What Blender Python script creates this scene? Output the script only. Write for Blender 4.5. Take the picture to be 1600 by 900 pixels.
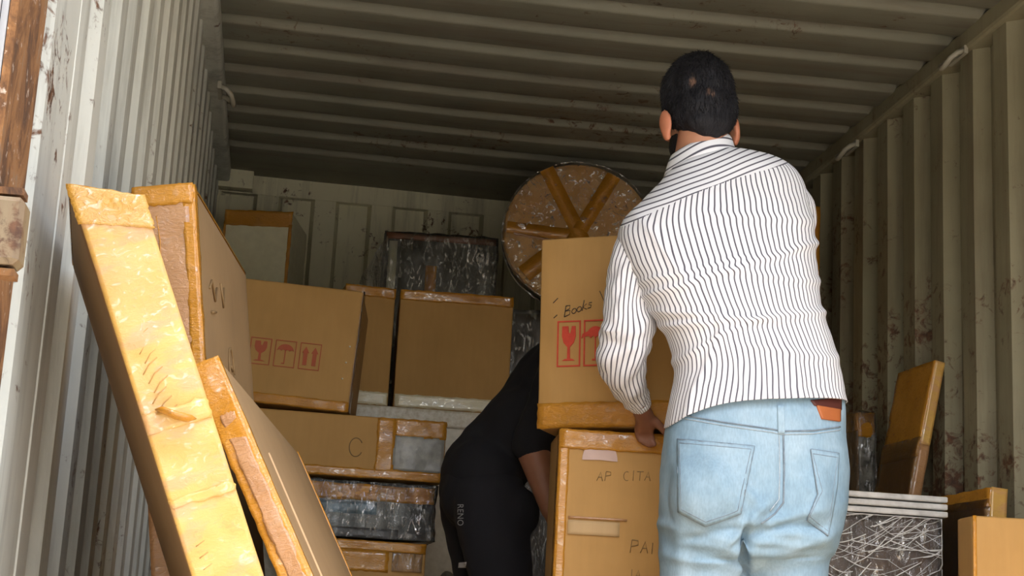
import bpy, bmesh, math, random
import numpy as np
from mathutils import Vector, Matrix, noise
from mathutils.bvhtree import BVHTree
random.seed(7)
for o in list(bpy.data.objects): bpy.data.objects.remove(o)
S = bpy.context.scene
C = S.collection
# ------------------------------------------------------------------ camera
F = 2506.0                      # focal length in pixels of the 1600x900 frame
ZC = 0.45                       # camera height over the container floor
CM = np.array([[0.98698027, -0.1520633, 0.05240895],
               [-0.08377863, -0.20788898, 0.97455801],
               [-0.13729926, -0.96626028, -0.21792198]])
cam = bpy.data.objects.new('camera', bpy.data.cameras.new('camera'))
C.objects.link(cam)
cam.matrix_world = Matrix.Translation((0, 0, ZC)) @ Matrix(CM.T.tolist()).to_4x4()
cam.data.sensor_width = 36.0; cam.data.lens = 36.0 * F / 1600; cam.data.clip_start = 0.05
S.camera = cam
# ------------------------------------------------------------------ light
w = bpy.data.worlds.new('world'); S.world = w; w.use_nodes = True
bg = w.node_tree.nodes['Background']
sky = w.node_tree.nodes.new('ShaderNodeTexSky'); sky.sky_type = 'NISHITA'; sky.sun_disc = False
sky.sun_elevation = math.radians(57); sky.sun_rotation = math.radians(210)
sky.air_density = 1.0; sky.dust_density = 6.0; sky.ozone_density = 1.0
w.node_tree.links.new(sky.outputs[0], bg.inputs[0]); bg.inputs[1].default_value = 0.53
sl = bpy.data.lights.new('sun', 'SUN'); sl.energy = 7.0; sl.angle = math.radians(0.8); sl.color = (1.0, 0.93, 0.80)
sun = bpy.data.objects.new('sun', sl); C.objects.link(sun); sun.location = (0, -6, 8)
SUN_EL, SUN_AZ = math.radians(57), math.radians(-30)
sd = Vector((-math.sin(SUN_AZ) * math.cos(SUN_EL), math.cos(SUN_AZ) * math.cos(SUN_EL), -math.sin(SUN_EL)))
sun.rotation_euler = sd.to_track_quat('-Z', 'Y').to_euler()
S.view_settings.view_transform = 'Standard'; S.view_settings.look = 'None'
S.view_settings.gamma = 1.0; S.view_settings.use_curve_mapping = False
S.view_settings.exposure = 0.48

# ------------------------------------------------------------------ helpers
def at(px, py, Y):
    """point of the place at depth Y that the photograph shows at (px, py)"""
    d = CM.T @ np.array([px - 800.0, 450.0 - py, -F])
    d = d * (Y / d[1])
    return Vector((d[0], d[1], d[2] + ZC))
def ray(px, py):
    d = CM.T @ np.array([px - 800.0, 450.0 - py, -F]); return Vector(d.tolist()).normalized()
def proj(p):
    c = CM @ np.array([p[0], p[1], p[2] - ZC]); return 800 + F * c[0] / -c[2], 450 - F * c[1] / -c[2]
CAMP = Vector((0, 0, ZC))

def mk(name, verts, faces, mat=None, parent=None, smooth=False):
    me = bpy.data.meshes.new(name)
    me.from_pydata([tuple(v) for v in verts], [], [tuple(f) for f in faces]); me.update()
    return mko(name, me, mat, parent, smooth)
def mko(name, me, mat=None, parent=None, smooth=False):
    o = bpy.data.objects.new(name, me); C.objects.link(o)
    if mat: me.materials.append(mat)
    if parent: o.parent = parent
    if smooth: me.polygons.foreach_set('use_smooth', [True] * len(me.polygons))
    return o
def tag(o, label, cat, group=None, kind=None):
    o['label'] = label
    if kind: o['kind'] = kind
    o['category'] = cat
    if group: o['group'] = group
    return o
def struct(o, label=None):
    o['kind'] = 'structure'
    if label: o['label'] = label
    return o
def empty(name, M):
    o = bpy.data.objects.new(name, None); C.objects.link(o); o.empty_display_size = 0.1
    o.matrix_world = M
    return o
class MB:
    def __init__(s): s.v = []; s.f = []
    def add(s, v, f):
        n = len(s.v); s.v += [tuple(p) for p in v]; s.f += [tuple(i + n for i in q) for q in f]
    def box(s, a, b):
        (x0, y0, z0), (x1, y1, z1) = a, b
        s.add([(x0, y0, z0), (x1, y0, z0), (x1, y1, z0), (x0, y1, z0), (x0, y0, z1), (x1, y0, z1), (x1, y1, z1), (x0, y1, z1)],
              [(0, 3, 2, 1), (4, 5, 6, 7), (0, 1, 5, 4), (1, 2, 6, 5), (2, 3, 7, 6), (3, 0, 4, 7)])
    def tube(s, pts, rad, n=8, flat=1.0, up=None, closed=False):
        pts = [Vector(p) for p in pts]; N = len(pts); rings = []
        for i, p in enumerate(pts):
            if closed: t = pts[(i + 1) % N] - pts[i - 1]
            else: t = pts[min(i + 1, N - 1)] - pts[max(i - 1, 0)]
            t.normalize()
            a = t.cross(Vector(up) if up else Vector((0.31, 0.2, 0.93)))
            if a.length < 1e-4: a = t.cross(Vector((1, 0, 0)))
            a.normalize(); b = a.cross(t)
            r = rad[i] if isinstance(rad, (list, tuple)) else rad
            rings.append([p + a * (r * math.cos(2 * math.pi * k / n)) + b * (r * flat * math.sin(2 * math.pi * k / n)) for k in range(n)])
        v = [q for r in rings for q in r]; f = []
        M_ = N if closed else N - 1
        for i in range(M_):
            for k in range(n):
                j = (i + 1) % N
                f.append((i * n + k, i * n + (k + 1) % n, j * n + (k + 1) % n, j * n + k))
        if not closed:
            f.append(tuple(range(n))[::-1]); f.append(tuple((N - 1) * n + k for k in range(n)))
        s.add(v, f)
    def loft(s, rings):
        n = len(rings[0]); v = [q for r in rings for q in r]; f = []
        for i in range(len(rings) - 1):
            for k in range(n):
                f.append((i * n + k, i * n + (k + 1) % n, (i + 1) * n + (k + 1) % n, (i + 1) * n + k))
        f.append(tuple(range(n))[::-1]); f.append(tuple((len(rings) - 1) * n + k for k in range(n)))
        s.add(v, f)
    def ball(s, c, r, rot=None, nu=20, nv=12):
        c = Vector(c); v = []; f = []
        r = r if isinstance(r, (tuple, list)) else (r, r, r)
        R = rot if rot else Matrix.Identity(3)
        v.append(c + R @ Vector((0, 0, r[2])))
        for i in range(1, nv):
            th = math.pi * i / nv
            for k in range(nu):
                ph = 2 * math.pi * k / nu
                v.append(c + R @ Vector((r[0] * math.sin(th) * math.cos(ph), r[1] * math.sin(th) * math.sin(ph), r[2] * math.cos(th))))
        v.append(c + R @ Vector((0, 0, -r[2])))
        for k in range(nu): f.append((0, 1 + k, 1 + (k + 1) % nu))
        for i in range(nv - 2):
            for k in range(nu):
                a = 1 + i * nu
                f.append((a + k, a + nu + k, a + nu + (k + 1) % nu, a + (k + 1) % nu))
        L = len(v) - 1; a = 1 + (nv - 2) * nu
        for k in range(nu): f.append((L, a + (k + 1) % nu, a + k))
        s.add(v, f)
    def cap(s, p0, r0, p1, r1, n=16):          # tapered capsule
        p0 = Vector(p0); p1 = Vector(p1); t = (p1 - p0).normalized()
        pts = []; rs = []
        for k in range(5):
            a = math.pi / 2 * (k + 0.25) / 5.25
            pts.append(p0 - t * r0 * math.cos(a)); rs.append(max(r0 * math.sin(a), 1e-4))
        pts.append(p0); rs.append(r0); pts.append(p1); rs.append(r1)
        for k in range(4, -1, -1):
            a = math.pi / 2 * (k + 0.25) / 5.25
            pts.append(p1 + t * r1 * math.cos(a)); rs.append(max(r1 * math.sin(a), 1e-4))
        # straight axis: use fixed frame
        a = t.cross(Vector((0.31, 0.2, 0.93))); a.normalize(); b = a.cross(t)
        rings = [[p + a * (r * math.cos(2 * math.pi * k / n)) + b * (r * math.sin(2 * math.pi * k / n)) for k in range(n)] for p, r in zip(pts, rs)]
        s.loft(rings)
    def build(s, name, mat=None, parent=None, smooth=False):
        return mk(name, s.v, s.f, mat, parent, smooth)

def outward(me):
    bm = bmesh.new(); bm.from_mesh(me); bmesh.ops.recalc_face_normals(bm, faces=bm.faces); bm.to_mesh(me); bm.free()

def remesh(mb, voxel, smooth=6, fac=0.5):
    me = bpy.data.meshes.new('tmp'); me.from_pydata(mb.v, [], mb.f); me.update(); outward(me)
    o = bpy.data.objects.new('tmp', me); C.objects.link(o)
    m = o.modifiers.new('r', 'REMESH'); m.mode = 'VOXEL'; m.voxel_size = voxel
    if smooth:
        q = o.modifiers.new('s', 'SMOOTH'); q.iterations = smooth; q.factor = fac
    bpy.context.view_layer.update()
    dg = bpy.context.evaluated_depsgraph_get()
    out = bpy.data.meshes.new_from_object(o.evaluated_get(dg))
    bpy.data.objects.remove(o); bpy.data.meshes.remove(me)
    return out

# ------------------------------------------------------------------ materials
def nmat(name):
    m = bpy.data.materials.new(name); m.use_nodes = True
    nt = m.node_tree; b = nt.nodes['Principled BSDF']
    return m, nt, b
def N(nt, typ, **kw):
    n = nt.nodes.new(typ)
    for k, v in kw.items(): setattr(n, k, v)
    return n
def ramp(nt, fac, stops):
    r = N(nt, 'ShaderNodeValToRGB'); e = r.color_ramp.elements
    while len(e) < len(stops): e.new(0.5)
    for q, (p, c) in zip(e, stops): q.position = p; q.color = (*c, 1) if len(c) == 3 else c
    nt.links.new(fac, r.inputs[0]); return r.outputs[0]
def mixc(nt, fac, a, b, mode='MIX'):
    m = N(nt, 'ShaderNodeMix', data_type='RGBA', blend_type=mode)
    for s, v in ((m.inputs[0], fac), (m.inputs[6], a), (m.inputs[7], b)):
        if isinstance(v, (int, float)): s.default_value = v
        elif isinstance(v, tuple): s.default_value = (*v, 1) if len(v) == 3 else v
        else: nt.links.new(v, s)
    return m.outputs[2]
def coords(nt, scale=(1, 1, 1), kind='Object', rot=(0, 0, 0)):
    t = N(nt, 'ShaderNodeTexCoord'); mp = N(nt, 'ShaderNodeMapping')
    mp.inputs['Scale'].default_value = scale; mp.inputs['Rotation'].default_value = rot
    nt.links.new(t.outputs[kind], mp.inputs[0]); return mp.outputs[0]
def tnoise(nt, scale, vec=None, detail=4, rough=0.55, dist=0.0):
    n = N(nt, 'ShaderNodeTexNoise'); n.inputs['Scale'].default_value = scale; n.inputs['Detail'].default_value = detail
    n.inputs['Roughness'].default_value = rough; n.inputs['Distortion'].default_value = dist
    if vec is not None: nt.links.new(vec, n.inputs['Vector'])
    return n.outputs[0]
def bump(nt, b, h, strength=0.3, dist=0.01):
    n = N(nt, 'ShaderNodeBump'); n.inputs['Strength'].default_value = strength; n.inputs['Distance'].default_value = dist
    nt.links.new(h, n.inputs['Height']); nt.links.new(n.outputs[0], b.inputs['Normal']); return n.outputs[0]

def m_card(name, c1, c2, rough=0.75):
    m, nt, b = nmat(name)
    v = coords(nt)
    a = tnoise(nt, 5.0, v, 5)
    f = tnoise(nt, 60.0, coords(nt, (1, 1, 0.12)), 2)
    col = ramp(nt, a, [(0.3, c1), (0.7, c2)])
    col = mixc(nt, 0.05, col, ramp(nt, f, [(0.35, (0.3, 0.3, 0.3)), (0.65, (0.75, 0.75, 0.75))]), 'OVERLAY')
    nt.links.new(col, b.inputs['Base Color']); b.inputs['Roughness'].default_value = rough
    bump(nt, b, f, 0.12, 0.003); return m
CARD = m_card('cardboard', (0.42, 0.235, 0.066), (0.48, 0.275, 0.084))
CARD_D = m_card('cardboard_dark', (0.25, 0.135, 0.042), (0.30, 0.165, 0.055))
CARD_G = m_card('cardboard_grey', (0.26, 0.165, 0.072), (0.31, 0.20, 0.09))
CARD_P = m_card('cardboard_pale', (0.44, 0.29, 0.145), (0.50, 0.335, 0.18))
def m_tape(name, c1, c2, rough=0.22, wr=40.0, stretch=(1, 1, 4), bs=0.35, c3=None):
    m, nt, b = nmat(name)
    a = tnoise(nt, 9.0, coords(nt), 4, 0.6)
    f = tnoise(nt, wr, coords(nt, stretch), 3, 0.6, 0.6)
    g = tnoise(nt, 55.0, coords(nt, (1, 1, 1.6)), 4, 0.65, 1.2)
    col = ramp(nt, a, [(0.3, c1), (0.72, c2)])
    if c3: col = mixc(nt, ramp(nt, tnoise(nt, 16.0, coords(nt, (1, 1, 2.2)), 3), [(0.5, (0, 0, 0)), (0.62, (0.75, 0.75, 0.75))]), col, c3)
    nt.links.new(col, b.inputs['Base Color'])
    b.inputs['Roughness'].default_value = rough
    nt.links.new(ramp(nt, g, [(0.56, (0.12, 0.12, 0.12)), (0.66, (1, 1, 1))]), b.inputs['Coat Weight'])
    b.inputs['Coat Roughness'].default_value = 0.10; b.inputs['Coat IOR'].default_value = 2.2
    mx = N(nt, 'ShaderNodeMath', operation='ADD'); nt.links.new(f, mx.inputs[0]); nt.links.new(g, mx.inputs[1])
    bump(nt, b, mx.outputs[0], bs, 0.008); return m
TAPE = m_tape('brown_tape', (0.44, 0.19, 0.016), (0.58, 0.265, 0.028))
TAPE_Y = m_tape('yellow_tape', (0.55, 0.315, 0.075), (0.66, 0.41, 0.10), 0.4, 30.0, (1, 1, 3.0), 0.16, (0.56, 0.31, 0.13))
TAPE_C = m_tape('clear_tape', (0.40, 0.205, 0.085), (0.48, 0.265, 0.12), 0.2)
SUN_CREAM = m_tape('painted_sun_cream', (0.78, 0.70, 0.46), (0.86, 0.79, 0.58), 0.35)  # cream that paints the sunlit strip on the far carton bottoms
def m_film(name, tint=(0.98, 0.97, 0.95), white=0.04, scale=28.0, strength=0.7, gl=0.12, stretch=(1, 1, 1)):
    m, nt, b = nmat(name); nt.nodes.remove(b)
    out = nt.nodes['Material Output']
    n1 = tnoise(nt, scale, coords(nt, stretch), 5, 0.62, 1.4)
    bp = N(nt, 'ShaderNodeBump'); bp.inputs['Strength'].default_value = strength; bp.inputs['Distance'].default_value = 0.02
    nt.links.new(n1, bp.inputs['Height'])
    tr = N(nt, 'ShaderNodeBsdfTransparent'); tr.inputs[0].default_value = (*tint, 1)
    g = N(nt, 'ShaderNodeBsdfGlossy'); g.inputs['Roughness'].default_value = 0.12; g.inputs[0].default_value = (0.95, 0.95, 0.92, 1)
    nt.links.new(bp.outputs[0], g.inputs['Normal'])
    d = N(nt, 'ShaderNodeBsdfDiffuse'); d.inputs[0].default_value = (0.8, 0.8, 0.77, 1)
    nt.links.new(bp.outputs[0], d.inputs['Normal'])
    fr = N(nt, 'ShaderNodeFresnel'); fr.inputs[0].default_value = 1.55; nt.links.new(bp.outputs[0], fr.inputs['Normal'])
    cr = ramp(nt, tnoise(nt, scale * 2.2, coords(nt, stretch), 4, 0.65, 1.6), [(0.53, (0, 0, 0)), (0.66, (0.75, 0.75, 0.75))])
    mu = N(nt, 'ShaderNodeMath', operation='MULTIPLY_ADD', use_clamp=True); nt.links.new(cr, mu.inputs[0])
    mu.inputs[1].default_value = gl * 3.0; nt.links.new(fr.outputs[0], mu.inputs[2])
    m1 = N(nt, 'ShaderNodeMixShader'); m1.inputs[0].default_value = white
    nt.links.new(tr.outputs[0], m1.inputs[1]); nt.links.new(d.outputs[0], m1.inputs[2])
    m2 = N(nt, 'ShaderNodeMixShader'); nt.links.new(mu.outputs[0], m2.inputs[0])
    nt.links.new(m1.outputs[0], m2.inputs[1]); nt.links.new(g.outputs[0], m2.inputs[2])
    nt.links.new(m2.outputs[0], out.inputs[0]); return m
FILM = m_film('clear_film')
FILM_T = m_film('thin_film', (0.99, 0.985, 0.975), 0.015, 26.0, 0.35, 0.04)
FILM_G = m_film('glinting_film', (0.97, 0.96, 0.94), 0.04, 20.0, 0.55, 0.42)
FILM_W = m_film('milky_film', (0.86, 0.86, 0.82), 0.3, 34.0, 0.8, 0.25)
FILM_S = m_film('wrinkled_film', (0.97, 0.97, 0.96), 0.05, 22.0, 1.0, 0.22, (1, 1, 0.35))
def m_plain(name, c, rough=0.6, metal=0.0, c2=None, scale=20.0, bs=0.0):
    m, nt, b = nmat(name)
    b.inputs['Base Color'].default_value = (*c, 1); b.inputs['Roughness'].default_value = rough; b.inputs['Metallic'].default_value = metal
    n = tnoise(nt, scale, coords(nt), 4)
    nt.links.new(ramp(nt, n, [(0.3, c), (0.7, c2 if c2 else tuple(x * 0.85 for x in c))]), b.inputs['Base Color'])
    if bs: bump(nt, b, n, bs, 0.004)
    return m
RED = m_plain('red_print', (0.62, 0.07, 0.035), 0.8, c2=(0.5, 0.05, 0.025), scale=70)
RED_F = m_plain('faded_red_print', (0.46, 0.10, 0.045), 0.8, c2=(0.40, 0.11, 0.05), scale=60)
INK = m_plain('marker_ink', (0.045, 0.038, 0.035), 0.7)
INK_F = m_plain('faint_ink', (0.24, 0.15, 0.06), 0.8)
INK_Y = m_plain('faint_print', (0.50, 0.28, 0.075), 0.6)
DARKGREY = m_plain('dark_grey', (0.05, 0.05, 0.048), 0.35)
BLACK = m_plain('black_rubber', (0.012, 0.012, 0.014), 0.6)

def m_steel(name, c1, c2, rustamt, streak, seedrot=0.0, dark=(0.09, 0.075, 0.045)):
    """painted corrugated steel, scuffed and rusting"""
    m, nt, b = nmat(name)
    v = coords(nt)
    base = ramp(nt, tnoise(nt, 2.3, v, 6, 0.6), [(0.3, c1), (0.7, c2)])
    st = tnoise(nt, 4.0, coords(nt, streak, rot=(0, 0, seedrot)), 6, 0.7)
    col = mixc(nt, ramp(nt, st, [(0.48, (0, 0, 0)), (0.72, (0.55, 0.55, 0.55))]), base, dark)
    sp = tnoise(nt, 26.0, v, 6, 0.7, 0.6)
    big = tnoise(nt, 1.3, v, 4, 0.6)
    mm = N(nt, 'ShaderNodeMath', operation='MULTIPLY'); nt.links.new(sp, mm.inputs[0]); nt.links.new(big, mm.inputs[1])
    mask = ramp(nt, mm.outputs[0], [(0.36 - rustamt * 0.12, (0, 0, 0)), (0.41 - rustamt * 0.10, (1, 1, 1))])
    col = mixc(nt, mask, col, ramp(nt, tnoise(nt, 60, v, 3), [(0.3, (0.055, 0.025, 0.012)), (0.7, (0.16, 0.07, 0.028))]))
    nt.links.new(col, b.inputs['Base Color']); b.inputs['Roughness'].default_value = 0.55
    bump(nt, b, sp, 0.15, 0.004); return m
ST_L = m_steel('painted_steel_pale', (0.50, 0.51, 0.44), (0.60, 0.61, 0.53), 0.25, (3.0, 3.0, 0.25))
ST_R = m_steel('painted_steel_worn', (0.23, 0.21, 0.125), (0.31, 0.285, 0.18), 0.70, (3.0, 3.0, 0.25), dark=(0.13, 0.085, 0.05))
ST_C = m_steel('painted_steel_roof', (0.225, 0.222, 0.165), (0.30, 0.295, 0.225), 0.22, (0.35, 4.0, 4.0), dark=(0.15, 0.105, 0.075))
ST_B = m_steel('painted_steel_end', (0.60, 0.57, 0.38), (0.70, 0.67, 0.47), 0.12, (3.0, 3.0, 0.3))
def m_rust():
    m, nt, b = nmat('rust'); v = coords(nt)
    a = tnoise(nt, 14, coords(nt, (1, 1, 0.5)), 8, 0.72, 0.8)
    col = ramp(nt, a, [(0.34, (0.03, 0.016, 0.010)), (0.46, (0.13, 0.058, 0.020)), (0.56, (0.26, 0.12, 0.038)), (0.68, (0.20, 0.145, 0.09))])
    sp = tnoise(nt, 70, v, 4, 0.6)
    col = mixc(nt, ramp(nt, sp, [(0.62, (0, 0, 0)), (0.72, (1, 1, 1))]), col, (0.55, 0.45, 0.35))
    nt.links.new(col, b.inputs['Base Color']); b.inputs['Roughness'].default_value = 0.85; bump(nt, b, a, 0.5, 0.006); return m
RUST = m_rust()
RUST_D = m_steel('rusty_paint', (0.20, 0.155, 0.085), (0.28, 0.22, 0.13), 0.8, (3, 3, 0.2), dark=(0.16, 0.07, 0.03))
FLOORM = m_plain('plywood_floor', (0.30, 0.20, 0.11), 0.7, c2=(0.22, 0.145, 0.08), scale=8)
GROUNDM = m_plain('concrete_ground', (0.46, 0.44, 0.40), 0.9, c2=(0.38, 0.36, 0.33), scale=3)

# ------------------------------------------------------------------ the container
XL, XR = -0.335, 1.995          # inward faces of the side wall corrugations
ZT = ZC + 1.90                  # underside of the roof
YD, YE = 1.98, 6.67             # door sill, end wall
def corrugated(name, axis_pts, lift, mat, label):
    pass
def wall_profile(y0, y1, pitch, start, flat_in, slope, depth):
    """list of (y, offset) where offset 0 = inward crest, depth = recess"""
    pts = []; y = start
    while y < y1 + pitch:
        flat_out = pitch - flat_in - 2 * slope
        pts += [(y, 0.0), (y + flat_in, 0.0), (y + flat_in + slope, depth), (y + flat_in + slope + flat_out, depth)]
        y += pitch
    pts = [p for p in pts if y0 <= p[0] <= y1]
    return [(y0, pts[0][1])] + pts + [(y1, pts[-1][1])]
def side_wall(name, x, sgn, mat, start):
    pr = wall_profile(YD, YE, 0.228, start, 0.085, 0.035, 0.042 if sgn > 0 else 0.030)
    v = []; f = []; zs = [0.0, 0.6, 1.2, 1.8, ZT - 0.02]
    for (y, d) in pr:
        for z in zs:
            v.append((x + sgn * (d + 0.004 * noise.noise(Vector((y * 2, z * 1.5, x)))), y, z))
    n = len(zs)
    for i in range(len(pr) - 1):
        for k in range(n - 1):
            q = (i * n + k, (i + 1) * n + k, (i + 1) * n + k + 1, i * n + k + 1)
            f.append(q if sgn > 0 else q[::-1])
    o = mk(name, v, f, mat); so = o.modifiers.new('t', 'SOLIDIFY'); so.thickness = 0.004; so.offset = -1 if sgn > 0 else -1
    return struct(o)
struct(side_wall('wall_left', XL, -1, ST_L, 2.04 - 0.228), 'pale painted corrugated steel side of the container')
struct(side_wall('wall_right', XR, 1, ST_R, 1.84), 'worn olive corrugated steel side of the container')
# roof: ribs pressed across the width
v = []; f = []
pitch = 0.2245; y = 4.712 - 13 * pitch
pr = []
while y < YE - 0.2:
    pr += [(y, 0.0), (y + 0.02, 0.0), (y + 0.126, 0.0), (y + 0.132, 0.002), (y + 0.146, 0.031), (y + 0.154, 0.036), (y + 0.182, 0.038), (y + 0.188, 0.035), (y + 0.207, 0.004), (y + 0.212, 0.0005), (y + 0.2185, 0.0)]
    y += pitch
pr = [p for p in pr if YD - 0.05 < p[0] < YE - 0.34]
pr = [(YD - 0.05, 0.0)] + pr + [(YE - 0.33, 0.0), (YE + 0.02, 0.0)]
xs = [XL - 0.08 + (XR - XL + 0.16) * i / 10 for i in range(11)]
for (yy, h) in pr:
    for xx in xs:
        e = min(1.0, max(0.0, (min(xx - XL, XR - xx)) / 0.12))
        v.append((xx, yy, ZT + h * (0.15 + 0.85 * e) - 0.012 * math.sin(math.pi * (xx - XL) / (XR - XL)) + 0.006 * noise.noise(Vector((xx * 1.3, yy * 1.1, 3)))))
n = len(xs)
for i in range(len(pr) - 1):
    for k in range(n - 1):
        f.append((i * n + k, i * n + k + 1, (i + 1) * n + k + 1, (i + 1) * n + k)[::-1])
o = mk('ceiling', v, f, ST_C, None, True); struct(o, 'olive grey corrugated steel roof with ribs across the container')
so = o.modifiers.new('t', 'SOLIDIFY'); so.thickness = 0.004; so.offset = -1
# end wall: header and alternating crest / recess panels
mb = MB(); yb = YE
x = XL - 0.05; k = 0
pw = 0.1215; x0 = at(440, 330, YE).x
xe = x0 - 6 * pw
prf = []
while xe < XR + 0.05:
    rec = (k % 2 == 0)
    prf.append((xe, xe + pw, rec)); xe += pw; k += 1
zh = at(600, 322, YE).z
mb2 = MB()
for (a, b_, rec) in prf:
    if rec:
        mb.box((a, YE + 0.035, 0), (b_, YE + 0.05, zh))
        mb.add([(a - 0.016, YE, 0), (a, YE + 0.04, 0), (a, YE + 0.04, zh), (a - 0.016, YE, zh)], [(0, 1, 2, 3)])
        mb.add([(b_, YE + 0.04, 0), (b_ + 0.016, YE, 0), (b_ + 0.016, YE, zh), (b_, YE + 0.04, zh)], [(0, 1, 2, 3)])
    else:
        mb.box((a + 0.016, YE, 0), (b_ - 0.016, YE + 0.015, zh))
struct(mb.build('wall_back', ST_B), 'pale corrugated end panel of the container')
mb = MB(); mb.box((XL - 0.06, YE - 0.004, zh), (XR + 0.06, YE + 0.06, ZT + 0.02))
struct(mb.build('trim_1', ST_B), 'pale steel header above the end panel')
# end corner block at the left with slot
mb = MB(); a = at(352, 292, YE - 0.06); b_ = at(397, 268, YE - 0.06)
mb.box((XL - 0.04, YE - 0.07, a.z), (b_.x, YE, ZT))
mb.box((XL - 0.04, YE - 0.05, 0), (b_.x + 0.005, YE, a.z - 0.035))
o = mb.build('trim_2', ST_B); struct(o, 'corner post of the end panel')
# top rails
for nm, xx0, xx1 in (('trim_3', XL - 0.06, -0.283), ('trim_4', 1.968, XR + 0.06)):
    mb = MB(); mb.box((xx0, YD, ZT - 0.058), (xx1, YE, ZT + 0.012)); o = mb.build(nm, ST_L if nm == 'trim_3' else ST_R)
    bv = o.modifiers.new('b', 'BEVEL'); bv.width = 0.012; bv.segments = 2
    struct(o, 'steel top rail between side panel and roof')
# door frame
mb = MB(); mb.box((XL - 0.16, YD - 0.12, ZT - 0.06), (XR + 0.16, YD + 0.04, ZT + 0.14)); struct(mb.build('trim_5', RUST_D), 'door header beam')
mb = MB(); mb.box((XR + 0.0, YD - 0.13, 0), (XR + 0.16, YD + 0.06, ZT)); struct(mb.build('trim_6', RUST), 'right door post')
# left door post with stepped profile
def xy(px, py, Y): q = at(px, py, Y); return q.x
mb = MB()
prof = [(XL, 2.12), (XL - 0.004, 2.06), (XL - 0.012, 2.03), (XL - 0.012, 1.965), (XL - 0.03, 1.945), (XL - 0.034, 1.90)]
zz = [0.0, 0.4, 0.8, 1.2, 1.6, 2.0, ZT]
def post(name, prof, mat, label):
    v = []; f = []
    for (xx, yy) in prof:
        for z in zz: v.append((xx, yy, z))
    n = len(zz)
    for i in range(len(prof) - 1):
        for k in range(n - 1): f.append((i * n + k, i * n + k + 1, (i + 1) * n + k + 1, (i + 1) * n + k))
    o = mk(name, v, f, mat); so = o.modifiers.new('t', 'SOLIDIFY'); so.thickness = 0.006; so.offset = 0
    return struct(o, label)
post('trim_7', [(XL - 0.001, 2.30), (XL - 0.001, 2.105), (XL - 0.006, 2.095)], ST_L, 'pale painted inner edge of the door post')
post('trim_8', [(XL - 0.006, 2.095), (XL - 0.009, 2.085), (XL - 0.009, 2.01), (XL - 0.005, 2.0)], RUST_D, 'rust stained channel of the door post')
post('trim_9', [(XL - 0.005, 2.00), (XL - 0.001, 1.985), (XL - 0.001, 1.80), (XL - 0.02, 1.79), (XL - 0.06, 1.79)], RUST, 'bare rusty flange of the left door post')
# open left door leaf seen edge-on with its rubber seal
t = empty('container_door', Matrix.Translation((-0.312, 1.62, 0)))
mb = MB(); mb.box((-0.10, -0.9, 0.05), (-0.03, 0.05, ZT - 0.1)); mb.build('door_panel', RUST_D, t)
for q, (xx, yy) in enumerate(((-0.028, 0.03), (-0.028, -0.012), (-0.028, -0.054), (-0.028, -0.096))):
    mb = MB(); mb.box((xx, yy - 0.02, 0.05), (xx + 0.022, yy + 0.018, ZT - 0.1)); mb.build('seal_lip', BLACK, t)
WH = m_plain('white_seal_edge', (0.7, 0.7, 0.68), 0.5)
for yy in (0.009, -0.033, -0.075):
    mb = MB(); mb.box((-0.012, yy - 0.002, 0.05), (0.0, yy + 0.003, ZT - 0.1)); mb.build('seal_edge', WH, t)
tag(t, 'black rubber sealed edge of the open container door beside the rusty post', 'door')
# hinge lug on the rusty post
t = empty('door_hinge', Matrix.Translation(at(22, 368, 1.80)))
mb = MB(); mb.box((-0.055, -0.03, -0.038), (0.012, 0.02, 0.038)); o = mb.build('hinge_lug', RUST_D, t); bv = o.modifiers.new('b', 'BEVEL'); bv.width = 0.006
for dz in (-0.046, 0.046):
    mb = MB(); mb.box((-0.055, -0.02, dz - 0.004), (0.008, 0.012, dz + 0.004)); mb.build('hinge_plate', RUST, t)
tag(t, 'flaking rusty hinge lug welded to the left door post', 'hinge')
# floor, ground
mb = MB(); mb.box((XL - 0.06, YD - 0.1, -0.12), (XR + 0.06, YE + 0.06, 0)); struct(mb.build('floor', FLOORM), 'dark plywood container floor')
mb = MB(); mb.box((-14, -18, -1.30), (16, 14, -1.15)); struct(mb.build('ground', GROUNDM), 'pale concrete yard below the container')
# lashing rings
RINGM = m_plain('ring_steel', (0.42, 0.40, 0.31), 0.5, 0.1)
def lashing(px, py, Y, sgn, label):
    c = at(px, py, Y)
    xw = (1.968 if sgn > 0 else -0.283)
    c.x = xw
    r = empty('lashing_ring', Matrix.Translation((xw, c.y, c.z)))
    pts = [Vector((-sgn * 0.002, -0.05, 0.012)), Vector((-sgn * 0.022, -0.048, 0.004)), Vector((-sgn * 0.040, -0.036, -0.012)), Vector((-sgn * 0.048, -0.012, -0.030)),
           Vector((-sgn * 0.048, 0.012, -0.030)), Vector((-sgn * 0.040, 0.036, -0.012)), Vector((-sgn * 0.022, 0.048, 0.004)), Vector((-sgn * 0.002, 0.05, 0.012))]
    mb = MB(); mb.tube(pts, 0.0085, 8); mb.build('rod', RINGM, r, True)
    mb = MB(); mb.box((-0.006, -0.06, 0.0), (0.006, 0.06, 0.025)); mb.build('plate', RINGM, r)
    tag(r, label, 'lashing ring')
lashing(1493, 93, 1.968 / 0.447, 1, 'bent steel lashing ring under the right rail nearer the door')
lashing(1328, 236, 1.968 / 0.370, 1, 'bent steel lashing ring under the right rail just beside the man')
lashing(344, 147, 5.2, -1, 'small lashing ring high on the left steel wall')

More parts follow.
